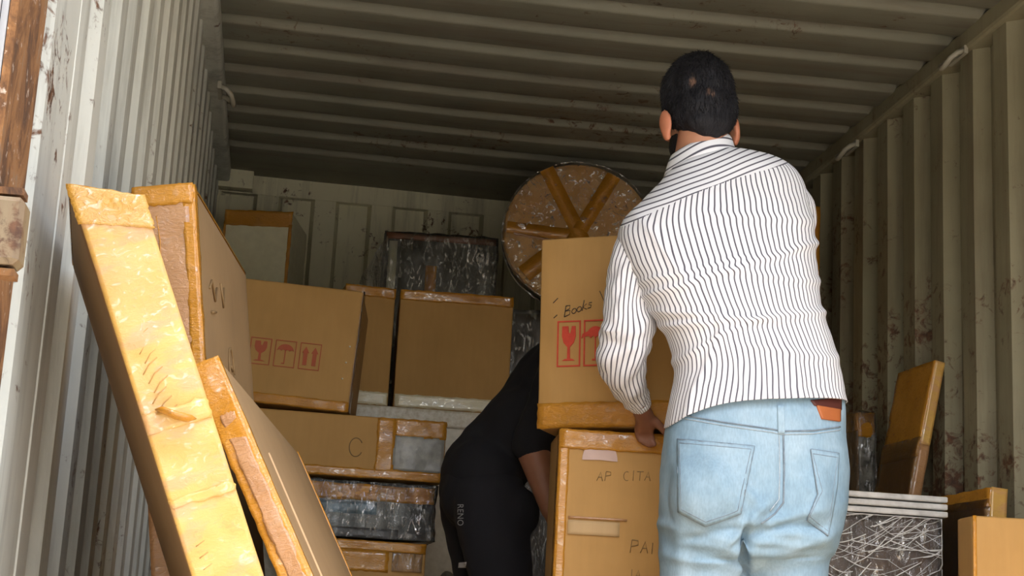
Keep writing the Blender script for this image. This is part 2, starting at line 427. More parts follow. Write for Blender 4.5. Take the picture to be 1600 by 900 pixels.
# ------------------------------------------------------------------ cartons
def frame(A, u, n, v, w, h, d):
    """matrix with origin at the bottom centre: X = right, Y = away, Z = up the carton; A is its top left front corner"""
    o = A + u * (w / 2) + n * (d / 2) + v * h
    M_ = Matrix(((u.x, n.x, -v.x, o.x), (u.y, n.y, -v.y, o.y), (u.z, n.z, -v.z, o.z), (0, 0, 0, 1)))
    return M_
def rbox(name, w, h, d, mat, parent, bev=0.004, bulge=0.0, sub=8, seed=0, z0=0.0):
    """carton body with softened edges and slightly bowed sides"""
    bm = bmesh.new(); bmesh.ops.create_cube(bm, size=1.0)
    bmesh.ops.scale(bm, vec=(w, d, h), verts=bm.verts)
    bmesh.ops.translate(bm, vec=(0, 0, h / 2 + z0), verts=bm.verts)
    bmesh.ops.bevel(bm, geom=bm.edges[:], offset=bev, segments=2, affect='EDGES', profile=0.5)
    big = [e for e in bm.edges if e.calc_length() > 0.05]
    bmesh.ops.subdivide_edges(bm, edges=big, cuts=sub, use_grid_fill=True)
    for vt in bm.verts:
        p = vt.co
        ex, ey, ez = 1 - (2 * p.x / w) ** 2, 1 - (2 * p.y / d) ** 2, 1 - (2 * (p.z - z0) / h - 1) ** 2
        k = -bulge * abs(noise.noise(Vector((p.x * 3 + seed, p.y * 3, p.z * 3 + seed))))
        q = 0.0
        if abs(p.y) > d / 2 - bev * 0.5: p.y += math.copysign(1, p.y) * (q * max(0, ex) * max(0, ez) + k * max(0, ex) * max(0, ez))
        elif abs(p.x) > w / 2 - bev * 0.5: p.x += math.copysign(1, p.x) * (q * max(0, ey) * max(0, ez) + k * max(0, ey) * max(0, ez))
    me = bpy.data.meshes.new(name); bm.to_mesh(me); bm.free()
    return mko(name, me, mat, parent, True)
def patch(name, face, dims, a0, a1, b0, b1, mat, parent, t=0.0016, wav=0.0, nu=10, nv=10, seed=0, rag=0.0):
    """thin slab lying on one face of a carton; a along the width, b up"""
    w, h, d = dims; v = []; f = []
    def P(a, b, o):
        if face == 'front': return (a, -d / 2 - o, b)
        if face == 'right': return (w / 2 + o, a, b)
        if face == 'left': return (-w / 2 - o, a, b)
        if face == 'top': return (a, b, h + o)
    for lay in (0, 1):
        for j in range(nv + 1):
            for i in range(nu + 1):
                a = a0 + (a1 - a0) * i / nu; b = b0 + (b1 - b0) * j / nv
                if rag:
                    e = rag * noise.noise(Vector((i * 0.9 + seed, j * 0.9, seed * 1.7)))
                    if j in (0, nv): b += e
                    if i in (0, nu): a += e
                o = -0.001 if lay == 0 else t + wav * (0.5 + noise.noise(Vector((a * 22 + seed, b * 22, seed)))) 
                v.append(P(a, b, o))
    n = (nu + 1); m = n * (nv + 1)
    for j in range(nv):
        for i in range(nu):
            q = (m + j * n + i, m + j * n + i + 1, m + (j + 1) * n + i + 1, m + (j + 1) * n + i); f.append(q)
    ring = [i for i in range(n)] + [j * n + nu for j in range(1, nv + 1)] + [nv * n + i for i in range(nu - 1, -1, -1)] + [j * n for j in range(nv - 1, 0, -1)]
    for k in range(len(ring)):
        a, b = ring[k], ring[(k + 1) % len(ring)]; f.append((a, b, m + b, m + a))
    me = bpy.data.meshes.new(name); me.from_pydata(v, [], f); outward(me)
    return mko(name, me, mat, parent, True)
def shell(name, w, h, d, off, mat, parent, amp=0.004, fr=14, sub=28, seed=0, z0=0.0, squash=None):
    """loose wrap round a carton"""
    bm = bmesh.new(); bmesh.ops.create_cube(bm, size=1.0)
    bmesh.ops.subdivide_edges(bm, edges=bm.edges[:], cuts=sub, use_grid_fill=True)
    for vt in bm.verts:
        p = vt.co; q = Vector((p.x * (w + 2 * off), p.y * (d + 2 * off), p.z * (h + 2 * off)))
        k = amp * noise.noise(q * fr + Vector((seed, 0, seed))) + amp * 0.6 * noise.noise(q * fr * 2.3 + Vector((0, seed, 0)))
        dirv = Vector((p.x if abs(p.x) > 0.499 else 0, p.y if abs(p.y) > 0.499 else 0, p.z if abs(p.z) > 0.499 else 0)).normalized()
        vt.co = q + dirv * k
        vt.co.z = max(vt.co.z + h / 2 + z0, 0.0005)
    me = bpy.data.meshes.new(name); bm.to_mesh(me); bm.free()
    return mko(name, me, mat, parent, True)
def face_pt(face, dims, a, b, o):
    w, h, d = dims
    return {'front': (a, -d / 2 - o, b), 'right': (w / 2 + o, a, b), 'left': (-w / 2 - o, a, b)}[face]
def strokes(name, face, dims, polys, mat, parent, r=0.0022, o=0.001):
    mb = MB()
    for pl in polys:
        pts = [Vector(face_pt(face, dims, a, b, o)) for a, b in pl]
        mb.tube(pts, r, 6, 1.0)
    o = mb.build(name, mat, parent, True)
    if len(polys) > 1: o['kind'] = 'stuff'
    return o
def ell(cx, cy, rx, ry, a0=0, a1=360, n=16):
    return [(cx + rx * math.cos(math.radians(a0 + (a1 - a0) * i / n)), cy + ry * math.sin(math.radians(a0 + (a1 - a0) * i / n))) for i in range(n + 1)]
def upright(name, pxl, pxr, py, Yl, Yr, zb, d, ztop=None):
    """standing carton from the photograph's left and right edge columns at row py"""
    A = at(pxl, py, Yl); B = at(pxr, py, Yr)
    zt = ztop if ztop is not None else (A.z + B.z) / 2
    A.z = B.z = zt
    u = (B - A); w_ = u.length; u.normalize(); v_ = Vector((0, 0, -1)); n_ = v_.cross(u) * -1
    n_ = u.cross(v_)
    h_ = zt - zb
    M_ = frame(A, u, n_, v_, w_, h_, d)
    return empty(name, M_), (w_, h_, d)
def tilted(name, tl, tr, bl, Yl, Yr, Yb, d, h=None, w=None):
    A = at(*tl, Yl); B = at(*tr, Yr); D_ = at(*bl, Yb)
    u = (B - A); w_ = w or u.length; u.normalize(); v_ = D_ - A; v_ -= u * v_.dot(u); h_ = h or v_.length; v_.normalize()
    n_ = u.cross(v_)
    return empty(name, frame(A, u, n_, v_, w_, h_, d)), (w_, h_, d)
def leaning(name, A, n_, v_, w_, d, h=None):
    n_ = n_.normalized(); v_ = (v_ - n_ * v_.dot(n_)).normalized(); u = v_.cross(n_)
    h_ = h or A.z / -v_.z - 0.001
    return empty(name, frame(A, u, n_, v_, w_, h_, d)), (w_, h_, d)

# printed handling symbols: wine glass, umbrella, arrows
def symbols(face, dims, parent, ox, oy, s, which, mat, slope=0.0, asp=0.78, gap=0.14):
    W = asp * s; gap = gap * s; kx = asp / 0.78
    for i, kind in enumerate(which):
        mb = MB(); x0 = ox + i * (W + gap); y0 = oy + slope * i * (W + gap)
        def q(pts):
            pts = [(W / 2 + (a - W / 2) * kx, b) if 0 < a < W and frame_done[0] else (a, b) for a, b in pts]
            P = [face_pt(face, dims, x0 + a, y0 + b + slope * a, 0.0012) for a, b in pts]
            B_ = [face_pt(face, dims, x0 + a, y0 + b + slope * a, -0.001) for a, b in pts]
            n = len(P)
            mb.add(P + B_, [tuple(range(n))] + [(k, (k + 1) % n, n + (k + 1) % n, n + k) for k in range(n)])
        b_ = 0.03 * s; frame_done = [False]
        q([(0, 0), (W, 0), (W, b_), (0, b_)]); q([(0, s - b_), (W, s - b_), (W, s), (0, s)])
        q([(0, b_), (b_, b_), (b_, s - b_), (0, s - b_)]); q([(W - b_, b_), (W, b_), (W, s - b_), (W - b_, s - b_)])
        cx = W / 2; frame_done[0] = True
        if kind == 'glass':
            q([(cx - .22 * s, .13 * s), (cx + .22 * s, .13 * s), (cx + .12 * s, .17 * s), (cx - .12 * s, .17 * s)])
            q([(cx - .05 * s, .17 * s), (cx + .05 * s, .17 * s), (cx + .04 * s, .45 * s), (cx - .04 * s, .45 * s)])
            q([(cx - .05 * s, .43 * s), (cx + .05 * s, .43 * s), (cx + .17 * s, .52 * s), (cx + .23 * s, .66 * s), (cx + .22 * s, .88 * s), (cx + .10 * s, .88 * s), (cx + .05 * s, .72 * s),
               (cx + .0 * s, .74 * s), (cx - .02 * s, .88 * s), (cx - .22 * s, .88 * s), (cx - .23 * s, .66 * s), (cx - .17 * s, .52 * s)])
        elif kind == 'umbrella':
            top = [(cx + .31 * s * math.cos(math.radians(a)), .60 * s + .26 * s * math.sin(math.radians(a))) for a in range(0, 181, 12)]
            low = []
            for k in range(4):
                xa = cx - .31 * s + k * .155 * s
                low += [(xa + .155 * s * j / 4, .60 * s + .05 * s * math.sin(math.pi * j / 4)) for j in range(1, 5)]
            q(top + low[:-1])
            q([(cx - .018 * s, .14 * s), (cx + .018 * s, .14 * s), (cx + .018 * s, .64 * s), (cx - .018 * s, .64 * s)])
            q([(cx - .10 * s, .12 * s), (cx + .018 * s, .12 * s), (cx + .018 * s, .155 * s), (cx - .10 * s, .155 * s)])
        else:
            for sx in (-.17, .17):
                c2 = cx + sx * s
                q([(c2 - .075 * s, .16 * s), (c2 + .075 * s, .16 * s), (c2 + .075 * s, .62 * s), (c2 - .075 * s, .62 * s)])
                q([(c2 - .13 * s, .62 * s), (c2 + .13 * s, .62 * s), (c2, .86 * s)])
        mb.build({'glass': 'glass_symbol', 'umbrella': 'umbrella_symbol', 'arrows': 'arrows_symbol'}[kind], mat, parent)

# --- 1. tall flat carton leaning on the left wall, its edge in the sun
A = at(107, 292, 2.0)
vdir = at(300, 900, 2.0) - A
t, D = leaning('leaning_flat_carton', A, Vector((-0.10, 1, 0)), vdir, 0.084, 0.46)
w_, h_, d_ = D
body = rbox('body', w_, h_, d_, CARD_D, t, 0.005, 0.006, 14, 3)
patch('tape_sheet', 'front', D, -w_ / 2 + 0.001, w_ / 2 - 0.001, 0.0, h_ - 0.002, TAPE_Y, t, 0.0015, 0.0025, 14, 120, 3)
mb = MB()
# crumpled taped top corner
pc = [(-w_ / 2 - .003, h_ - .075), (-w_ / 2 - .003, h_ - .002), (-w_ / 2 + .03, h_ + .006), (w_ / 2 + .002, h_ - .006), (w_ / 2 + .003, h_ - .05)]
patch('crumpled_tape', 'front', D, -w_ / 2 - 0.003, w_ / 2 + 0.002, h_ - 0.05, h_ + 0.003, m_tape('amber_tape', (0.52, 0.27, 0.045), (0.62, 0.35, 0.06), .3, 30, (1, 1, 2), .5), t, 0.003, 0.004, 14, 14, 9, 0.0025)
patch('top_tape', 'top', D, -w_ / 2, w_ / 2, -d_ / 2, d_ / 2, TAPE, t, 0.002, 0.003, 8, 14, 5)
for k, (zz0, zz1) in enumerate(((0.69, 0.715), (0.60, 0.612), (0.40, 0.415))):
    patch('tape_overlap', 'front', D, -w_ / 2 + .001, w_ / 2 - .001, h_ * zz0, h_ * zz1, TAPE_Y, t, 0.0035, 0.002, 12, 4, k + 20, 0.004)
pl = []
for k in range(9):       # faint printing under the tape
    z = h_ * (0.80 - 0.012 * k) ; x_ = -0.012 + 0.003 * (k % 3)
    pl.append([(x_ - 0.012, z - 0.004), (x_ - 0.002, z + 0.006), (x_ + 0.010, z + 0.012)])
for k in range(7):
    z = h_ * (0.58 - 0.014 * k)
    pl.append([(-0.026, z), (-0.014, z + 0.004)])
strokes('faint_print', 'front', D, pl, INK_Y, t, 0.0007, 0.0028)
# loose twist of tape
mb = MB(); zt_ = h_ * at(292, 668, 2.0).z / A.z
pts = [Vector((0.020, -d_ / 2 - 0.004, zt_ - 0.012)), Vector((0.012, -d_ / 2 - 0.012, zt_ - 0.010)), Vector((-0.002, -d_ / 2 - 0.016, zt_ - 0.002)), Vector((-0.016, -d_ / 2 - 0.014, zt_ + 0.010)), Vector((-0.022, -d_ / 2 - 0.006, zt_ + 0.013))]
mb.tube(pts, [0.002, 0.009, 0.010, 0.009, 0.003], 10, 0.45); mb.build('loose_tape_twist', TAPE, t, True)
patch('lower_seam', 'front', D, -0.010, -0.006, 0.02, h_ * 0.44, TAPE, t, 0.003, 0.002, 2, 40, 31)
patch('lower_seam', 'front', D, 0.014, 0.0165, 0.02, h_ * 0.50, TAPE, t, 0.003, 0.002, 2, 40, 37)
for ch in t.children:                     # the top is cut on a slant
    for q in ch.data.vertices:
        e = min(1.0, max(0.0, (q.co.z - (h_ - 0.16)) / 0.16)); e = e * e * (3 - 2 * e)
        q.co.z -= max(0.0, q.co.x + w_ / 2) * 0.46 * e
tag(t, 'tall thin carton with sunlit yellow taped edge leaning on the left wall', 'carton')

# --- 2. carton behind it with pinkish taped edge and brown side
A = at(206, 296, 2.62)
n_ = Vector((0.085, 0.68, 0)); vdir = at(318, 560, 2.62) - at(302, 297, 2.62)
t, D = leaning('leaning_flat_carton', A, n_, vdir, 0.100, 0.66)
w_, h_, d_ = D
rbox('body', w_, h_, d_, CARD_G, t, 0.005, 0.006, 12, 8)
patch('clear_tape_sheet', 'front', D, -w_ / 2 + .001, w_ / 2 - .008, 0.3, h_ - 0.02, TAPE_C, t, 0.0015, 0.002, 12, 90, 5)
patch('edge_tape', 'front', D, -w_ / 2, w_ / 2, h_ - 0.032, h_ + .001, TAPE, t, 0.003, 0.003, 14, 6, 12, 0.004)
patch('edge_tape', 'front', D, w_ / 2 - .018, w_ / 2 + .001, 0.3, h_ - 0.03, TAPE, t, 0.0025, 0.002, 4, 80, 13, 0.004)
patch('edge_tape', 'right', D, -d_ / 2 - .001, -d_ / 2 + .025, 0.3, h_, TAPE, t, 0.0016, 0.002, 6, 80, 14, 0.008)
patch('edge_tape', 'top', D, -w_ / 2, w_ / 2, -d_ / 2, d_ / 2, TAPE, t, 0.002, 0.002, 6, 14, 15)
pl = [[(-0.012 + 0.004 * math.sin(k * .7), h_ - 0.05 - 0.022 * k) for k in range(18)]]
strokes('tape_crease', 'front', D, pl, TAPE, t, 0.0011, 0.003)
zc = h_ - 0.22; yc_ = -0.02
pl = [ell(yc_ + .03, zc - .04, 0.03, 0.045), [(yc_ + .02, zc - .03), (yc_ + .045, zc - .035)], [(yc_ + .02, zc - .06), (yc_ + .04, zc - .055)],
      [(yc_ - .19, zc + .07), (yc_ - .16, zc + .09), (yc_ - .13, zc + .06), (yc_ - .10, zc + .09)], [(yc_ - .18, zc + .03), (yc_ - .13, zc + .04)], [(yc_ - .05, zc + .11), (yc_ - .03, zc + .07), (yc_ - 0.01, zc + .11)]]
strokes('handwriting', 'right', D, pl, INK_F, t, 0.0022)
tag(t, 'leaning carton with pinkish clear-taped edge and handwritten circle on its brown side', 'carton')

# --- 3. wide flat board carton leaning in front
A0 = at(307, 560, 2.2); n_ = Vector((0.14, 1.16, 0)); vdir = at(465, 900, 2.2) - at(318, 560, 2.2)
A = A0 + Vector((-0.008, 0, -0.014))
t, D = leaning('leaning_flat_carton', A, n_, vdir, 0.040, 1.15)
w_, h_, d_ = D
rbox('body', w_, h_, d_, CARD_G, t, 0.004, 0.004, 12, 15)
patch('edge_tape', 'front', D, -w_ / 2, w_ / 2, 0.0, h_, TAPE, t, 0.0025, 0.004, 8, 90, 21, 0.002)
patch('clear_tape_strip', 'front', D, -w_ / 2 + .012, w_ / 2 - .006, 0.1, h_ - .08, TAPE_C, t, 0.0055, 0.003, 8, 80, 22, 0.004)
patch('edge_tape', 'right', D, -d_ / 2 - .001, -d_ / 2 + .018, 0, h_, TAPE, t, 0.0016, 0.001, 4, 60, 23, 0.003)
patch('edge_tape', 'right', D, d_ / 2 - .03, d_ / 2 + .001, 0, h_, TAPE, t, 0.0016, 0.001, 4, 60, 24, 0.003)
patch('fold_line', 'right', D, -d_ / 2 + .20, -d_ / 2 + .206, 0, h_ - .12, CARD_P, t, 0.002, 0.0, 2, 30, 25)
mb = MB(); zz_ = h_ * 0.47
mb.tube([Vector((-0.03, -d_ / 2 - .012, zz_ + .012)), Vector((-.015, -d_ / 2 - .018, zz_ + .002)), Vector((0.004, -d_ / 2 - .014, zz_ - .012)), Vector((0.012, -d_ / 2 - .006, zz_ - .022))], [0.004, 0.010, 0.009, 0.003], 10, 0.5)
mb.build('loose_tape_curl', TAPE, t, True)
tag(t, 'wide flat brown carton with orange taped edge leaning lowest against the others', 'carton')

# --- stack at left centre
Yp = 4.80
ztop = at(500, 644, Yp).z
zmid = at(560, 745, Yp).z
zlow = at(600, 842, Yp).z
t, D = upright('wrapped_carton', 385, 699, 650, Yp, Yp + 0.02, zmid, 0.50, ztop)
w_, h_, d_ = D
rbox('body', w_, h_, d_, CARD, t, 0.006, 0.004, 8, 31)
xa = w_ / 2 - 0.21
patch('front_band', 'front', D, xa, xa + 0.055, 0.01, h_ - .002, TAPE, t, 0.002, 0.003, 6, 16, 32, 0.004)
patch('front_band', 'front', D, xa + 0.05, w_ / 2, h_ - .055, h_, TAPE, t, 0.002, 0.003, 12, 6, 33, 0.003)
patch('front_band', 'front', D, -w_ / 2, w_ / 2, 0.0, 0.028, TAPE, t, 0.003, 0.003, 30, 4, 34, 0.004)
patch('silver_window', 'front', D, xa + 0.052, w_ / 2 - .004, 0.028, h_ - .052, m_plain('grey_foam', (0.42, 0.41, 0.35), 0.35, c2=(0.22, 0.22, 0.20), scale=25, bs=.8), t, 0.002, 0.004, 14, 12, 35)
strokes('handwriting', 'front', D, [ell(xa - .06, h_ * .48, 0.02, 0.028, 30, 330)], INK_F, t, 0.0015, 0.001)
tag(t, 'long wrapped carton with taped frame and silver end window below the fragile carton', 'package')

BLUE = m_plain('blue_glass', (0.03, 0.06, 0.085), 0.15, c2=(0.055, 0.055, 0.05), scale=6)
t, D = upright('wrapped_package', 440, 680, 745, Yp + 0.01, Yp + 0.02, zlow, 0.46, zmid - 0.020)
w_, h_, d_ = D
rbox('body', w_, h_, d_, BLUE, t, 0.008, 0.0, 6, 41)
patch('top_tape', 'front', D, -w_ / 2, w_ / 2, h_ - .048, h_, TAPE, t, 0.003, 0.003, 24, 5, 42, 0.004)
patch('base_strip', 'front', D, -w_ / 2, w_ / 2 - .10, 0.0, 0.03, DARKGREY, t, 0.003, 0.001, 10, 3, 43)
patch('blue_panel', 'front', D, -w_ / 2, w_ / 2 - .17, 0.07, 0.105, m_plain('pale_blue', (0.12, 0.22, 0.28), .3), t, 0.003, 0.001, 10, 3, 44)
shell('plastic_wrap', w_, h_, d_, 0.008, FILM_S, t, 0.007, 22, 40, 5)
tag(t, 'dark blue package under shiny crinkled plastic wrap in the left stack', 'package')

t, D = upright('carton', 470, 667, 842, Yp - 0.02, Yp, 0.0, 0.46, zlow - 0.008)
w_, h_, d_ = D
rbox('body', w_, h_, d_, CARD, t, 0.005, 0.004, 8, 51)
patch('top_tape', 'front', D, -w_ / 2, w_ / 2, h_ - .03, h_, TAPE, t, 0.002, 0.002, 20, 4, 52, 0.003)
patch('front_tape', 'front', D, -w_ / 2, w_ / 2 - .11, h_ - .09, h_ - .03, TAPE, t, 0.002, 0.002, 20, 6, 53, 0.004)
patch('film_patch', 'front', D, w_ / 2 - .10, w_ / 2 - .01, h_ - .085, h_ - .03, FILM_S, t, 0.004, 0.006, 14, 10, 54)
tag(t, 'taped brown carton at the bottom of the left stack', 'carton')

# crumpled plastic bundle between stack and worker
t = empty('plastic_bundle', Matrix.Translation((at(692, 880, 4.90).x + .02, 4.95, 0)))
bm = bmesh.new(); bmesh.ops.create_icosphere(bm, subdivisions=5, radius=1)
for q in bm.verts:
    p = q.co.copy(); k = 1 + 0.22 * noise.noise(p * 2.5) + 0.10 * noise.noise(p * 7)
    q.co = Vector((p.x * 0.062 * k, p.y * 0.08 * k, 0.33 + 0.33 * p.z * (1 + 0.05 * noise.noise(p * 5))))
me = bpy.data.meshes.new('bag'); bm.to_mesh(me); bm.free()
mko('bag', me, m_plain('brown_bag', (0.20, 0.11, 0.04), .5, c2=(0.3, 0.27, 0.22), scale=12), t, True)
bm = bmesh.new(); bmesh.ops.create_icosphere(bm, subdivisions=5, radius=1)
for q in bm.verts:
    p = q.co.copy(); k = 1 + 0.25 * noise.noise(p * 2.5 + Vector((5, 0, 0))) + 0.16 * noise.noise(p * 9)
    q.co = Vector((p.x * 0.072 * k, p.y * 0.088 * k, max(0.33 + 0.335 * p.z, 0.001)))
me = bpy.data.meshes.new('plastic_wrap'); bm.to_mesh(me); bm.free()
mko('plastic_wrap', me, FILM_W, t, True)
tag(t, 'narrow upright bundle in crumpled clear plastic behind the worker in black', 'bundle')

# --- fragile carton on the stack
ztop5 = ztop + 0.008
t, D = tilted('fragile_carton', (368, 431), (568, 454), (349, 621), 4.86, 4.82, 4.86, 0.42)
w_, h_, d_ = D
M_ = t.matrix_world.copy()
low = min((M_ @ Vector((sx * w_ / 2, sy * d_ / 2, 0))).z for sx in (-1, 1) for sy in (-1, 1))
M_.translation.z += ztop5 - low; t.matrix_world = M_
rbox('body', w_, h_, d_, CARD, t, 0.006, 0.006, 10, 61)
patch('base_tape', 'front', D, -w_ / 2, w_ / 2, 0.0, 0.03, TAPE, t, 0.002, 0.002, 24, 5, 62, 0.003)
symbols('front', D, t, -w_ / 2 + 0.075, 0.115, 0.082, ('glass', 'umbrella', 'arrows'), RED_F)
patch('edge_film', 'right', D, -d_ / 2, -d_ / 2 + .06, 0.0, h_, FILM_T, t, 0.003, 0.003, 8, 30, 64, 0.004)
mb = MB()
for z in (0.10, 0.15, 0.20): mb.ball((w_ / 2 - .024 + .1 * (z - .15), -d_ / 2 - .003, z), (0.003, 0.002, 0.003), None, 8, 6)
mb.build('staple_dots', m_plain('steel_dots', (.8, .75, .6), .3, .6), t, True)['kind'] = 'stuff'
tag(t, 'tilted brown carton with faded red glass, umbrella and arrow symbols on the left stack', 'carton')

# --- white wrapped cabinet at the back carrying several cartons
Yw = 5.35
zcab = at(640, 634, Yw).z
WHITEF = m_plain('white_foam', (0.86, 0.82, 0.68), 0.4, c2=(0.72, 0.68, 0.54), scale=45, bs=.6)
xcl, xcr = -0.22, at(780, 640, Yw).x
t = empty('wrapped_cabinet', Matrix.Translation(((xcl + xcr) / 2, Yw + 0.62, 0)))
D = (xcr - xcl, zcab - 0.006, 1.24)
rbox('body', D[0], D[1], D[2], WHITEF, t, 0.008, 0.004, 10, 71)
patch('foam_edge', 'front', D, -D[0] / 2, D[0] / 2, D[1] - .06, D[1] - .004, m_plain('sunlit_speckled_foam', (0.93, 0.90, 0.78), .4, c2=(0.66, 0.60, 0.44), scale=70, bs=.8), t, 0.006, 0.003, 50, 6, 72)  # speckled foam, whitened further to paint in sunlight on this edge
tag(t, 'large white foam-wrapped cabinet under the two cartons at the back', 'cabinet')
def back_carton(pxl, pxr, py, Yl, Yr, d, label, seed, extra=None):
    t, D = upright('carton', pxl, pxr, py, Yl, Yr, zcab + 0.004, d)
    w_, h_, d_ = D
    rbox('body', w_, h_, d_, CARD, t, 0.005, 0.004, 8, seed)
    patch('top_tape', 'front', D, -w_ / 2, w_ / 2, h_ - .035, h_ + .001, TAPE, t, 0.002, 0.004, 26, 5, seed + 1, 0.003)
    patch('painted_sun_band', 'front', D, -w_ / 2 + .004, w_ / 2 - .004, 0.006, 0.05, SUN_CREAM, t, 0.002, 0.002, 20, 5, seed + 2, 0.003)  # sunlight along the carton bottom, painted as a cream strip
    tag(t, label, 'carton'); return t, D
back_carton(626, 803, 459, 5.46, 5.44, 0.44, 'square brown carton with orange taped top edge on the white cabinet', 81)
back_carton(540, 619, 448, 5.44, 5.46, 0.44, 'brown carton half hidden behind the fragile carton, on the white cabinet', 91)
# pale wrapped carton in the far left corner
t, D = upright('wrapped_carton', 352, 458, 330, 6.15, 6.10, zcab + 0.004, 0.34)
w_, h_, d_ = D
rbox('body', w_, h_, d_, m_plain('pale_foam', (0.84, 0.80, 0.56), .4, c2=(0.74, 0.70, 0.48), scale=30, bs=.4), t, 0.006, 0.004, 8, 101)
patch('top_tape', 'front', D, -w_ / 2, w_ / 2, h_ - .06, h_ + .001, TAPE, t, 0.002, 0.003, 16, 6, 102, 0.003)
patch('edge_tape', 'front', D, w_ / 2 - .012, w_ / 2 + .001, 0, h_ - .05, TAPE, t, 0.002, 0.002, 4, 40, 103, 0.002)
patch('edge_tape', 'front', D, -w_ / 2 - .001, -w_ / 2 + .008, 0, h_ - .05, TAPE, t, 0.002, 0.002, 4, 40, 104, 0.002)
tag(t, 'pale foam-wrapped carton with orange taped top in the far left corner', 'carton')
# glass panel under film
t, D = upright('wrapped_glass_case', 604, 776, 370, 6.08, 6.05, zcab + 0.004, 0.36)
w_, h_, d_ = D
rbox('body', w_, h_, d_, m_plain('smoked_glass', (0.115, 0.115, 0.095), .12, c2=(0.09, 0.09, 0.075), scale=3), t, 0.005, 0.0, 4, 111)
patch('top_rail', 'front', D, -w_ / 2, w_ / 2, h_ - .022, h_ + .002, m_plain('brown_wood', (0.20, 0.085, 0.04), .5), t, 0.006, 0.001, 10, 3, 112)
patch('pale_stile', 'front', D, -w_ / 2 + .012, -w_ / 2 + .045, 0, h_ - .03, m_plain('pale_stile', (0.50, 0.49, 0.34), .3), t, 0.003, 0.001, 3, 10, 113)
patch('tape_strip', 'front', D, -.055, -.012, 0, h_ - .12, TAPE, t, 0.003, 0.002, 4, 16, 114)
shell('plastic_wrap', w_, h_, d_, 0.010, FILM_S, t, 0.008, 12, 36, 15)
# film pulled down to the left as a slanted tent
A = at(606, 366, 6.04); B = at(560, 440, 5.97); v = []; f = []
Mi = t.matrix_world.inverted()
for i in range(19):
    for j in range(13):
        a, b = i / 18, j / 12
        p = A.lerp(B, a) * (1 - b) + (Vector((A.x, A.y, B.z - .09)).lerp(B + Vector((0, 0, -.09)), a)) * b
        p.y -= 0.02 * noise.noise(p * 16) + 0.0; p.x += 0.01 * noise.noise(p * 20)
        v.append(Mi @ p)
for i in range(18):
    for j in range(12): f.append((i * 13 + j, i * 13 + j + 1, (i + 1) * 13 + j + 1, (i + 1) * 13 + j))
mk('film_flap', v, f, FILM_S, t, True)
tag(t, 'dark glass case under stretched plastic film against the end wall', 'glass case')
# dark wrapped block under the round top
t, D = upright('wrapped_block', 776, 1010, 498, 5.90, 5.80, zcab + 0.004 if False else 0.0, 0.40, at(850, 488, 5.85).z)
w_, h_, d_ = D
rbox('body', w_, h_, d_, m_plain('dark_wrap', (0.10, 0.075, 0.045), .4, c2=(0.055, 0.045, 0.035), scale=6), t, 0.01, 0.004, 6, 121)
shell('plastic_wrap', w_, h_, d_, 0.008, FILM_S, t, 0.006, 16, 30, 17)
tag(t, 'dark film-wrapped block standing below the round wrapped top', 'block')
zblk = D[1]
# --- round wrapped table top standing on edge
cpx, cpy, Yt = 903, 368, 5.86
cen = at(cpx, cpy, Yt)
Rd = 0.292; Td = 0.07
nrm = Vector((-0.12, -1, 0.10)).normalized(); ux = Vector((0, 0, 1)).cross(nrm).normalized() * -1; uz = nrm.cross(ux) * -1
ux = nrm.cross(Vector((0, 0, 1))).normalized() * -1
uz = nrm.cross(ux); 
if uz.z < 0: uz = -uz
ux = (-nrm).cross(uz).normalized()
Mt = Matrix(((ux.x, -nrm.x, uz.x, cen.x), (ux.y, -nrm.y, uz.y, cen.y), (ux.z, -nrm.z, uz.z, cen.z), (0, 0, 0, 1)))
cen.z = zblk + 0.012 + Rd * uz.z + abs(nrm.z) * Td; Mt.translation = cen
t = empty('round_table_top', Mt)
def disc(name, r, y0, y1, mat, amp=0.0, seed=0, na=96, nr=24):
    v = []; f = []
    for (yy, sg) in ((y0, -1), (y1, 1)):
        for j in range(nr + 1):
            for i in range(na):
                a = 2 * math.pi * i / na; rr = r * j / nr
                rr2 = rr * (1 + (amp * 1.2 * noise.noise(Vector((math.cos(a) * 3, math.sin(a) * 3, seed))) if j == nr else 0))
                k = amp * noise.noise(Vector((rr * math.cos(a) * 26, rr * math.sin(a) * 26, seed))) if amp else 0
                v.append((rr2 * math.cos(a), yy + sg * (abs(k) * .5) - (0.0 if j < nr - 1 else sg * 0.006 * (j - nr + 2)), rr2 * math.sin(a)))
    m = na * (nr + 1)
    for s_ in (0, 1):
        for j in range(nr):
            for i in range(na):
                q = (s_ * m + j * na + i, s_ * m + j * na + (i + 1) % na, s_ * m + (j + 1) * na + (i + 1) % na, s_ * m + (j + 1) * na + i)
                f.append(q if s_ else q[::-1])
    for i in range(na):
        a, b = nr * na + i, nr * na + (i + 1) % na; f.append((a, b, m + b, m + a))
    return mk(name, v, f, mat, t, True)
disc('table_top', Rd - 0.006, -Td / 2, Td / 2, m_card('wrapped_board', (0.60, 0.34, 0.095), (0.74, 0.48, 0.19)), 0.004, 1)
disc('plastic_wrap', Rd + 0.002, -Td / 2 - 0.010, Td / 2 + 0.006, FILM_G, 0.012, 7, 120, 40)
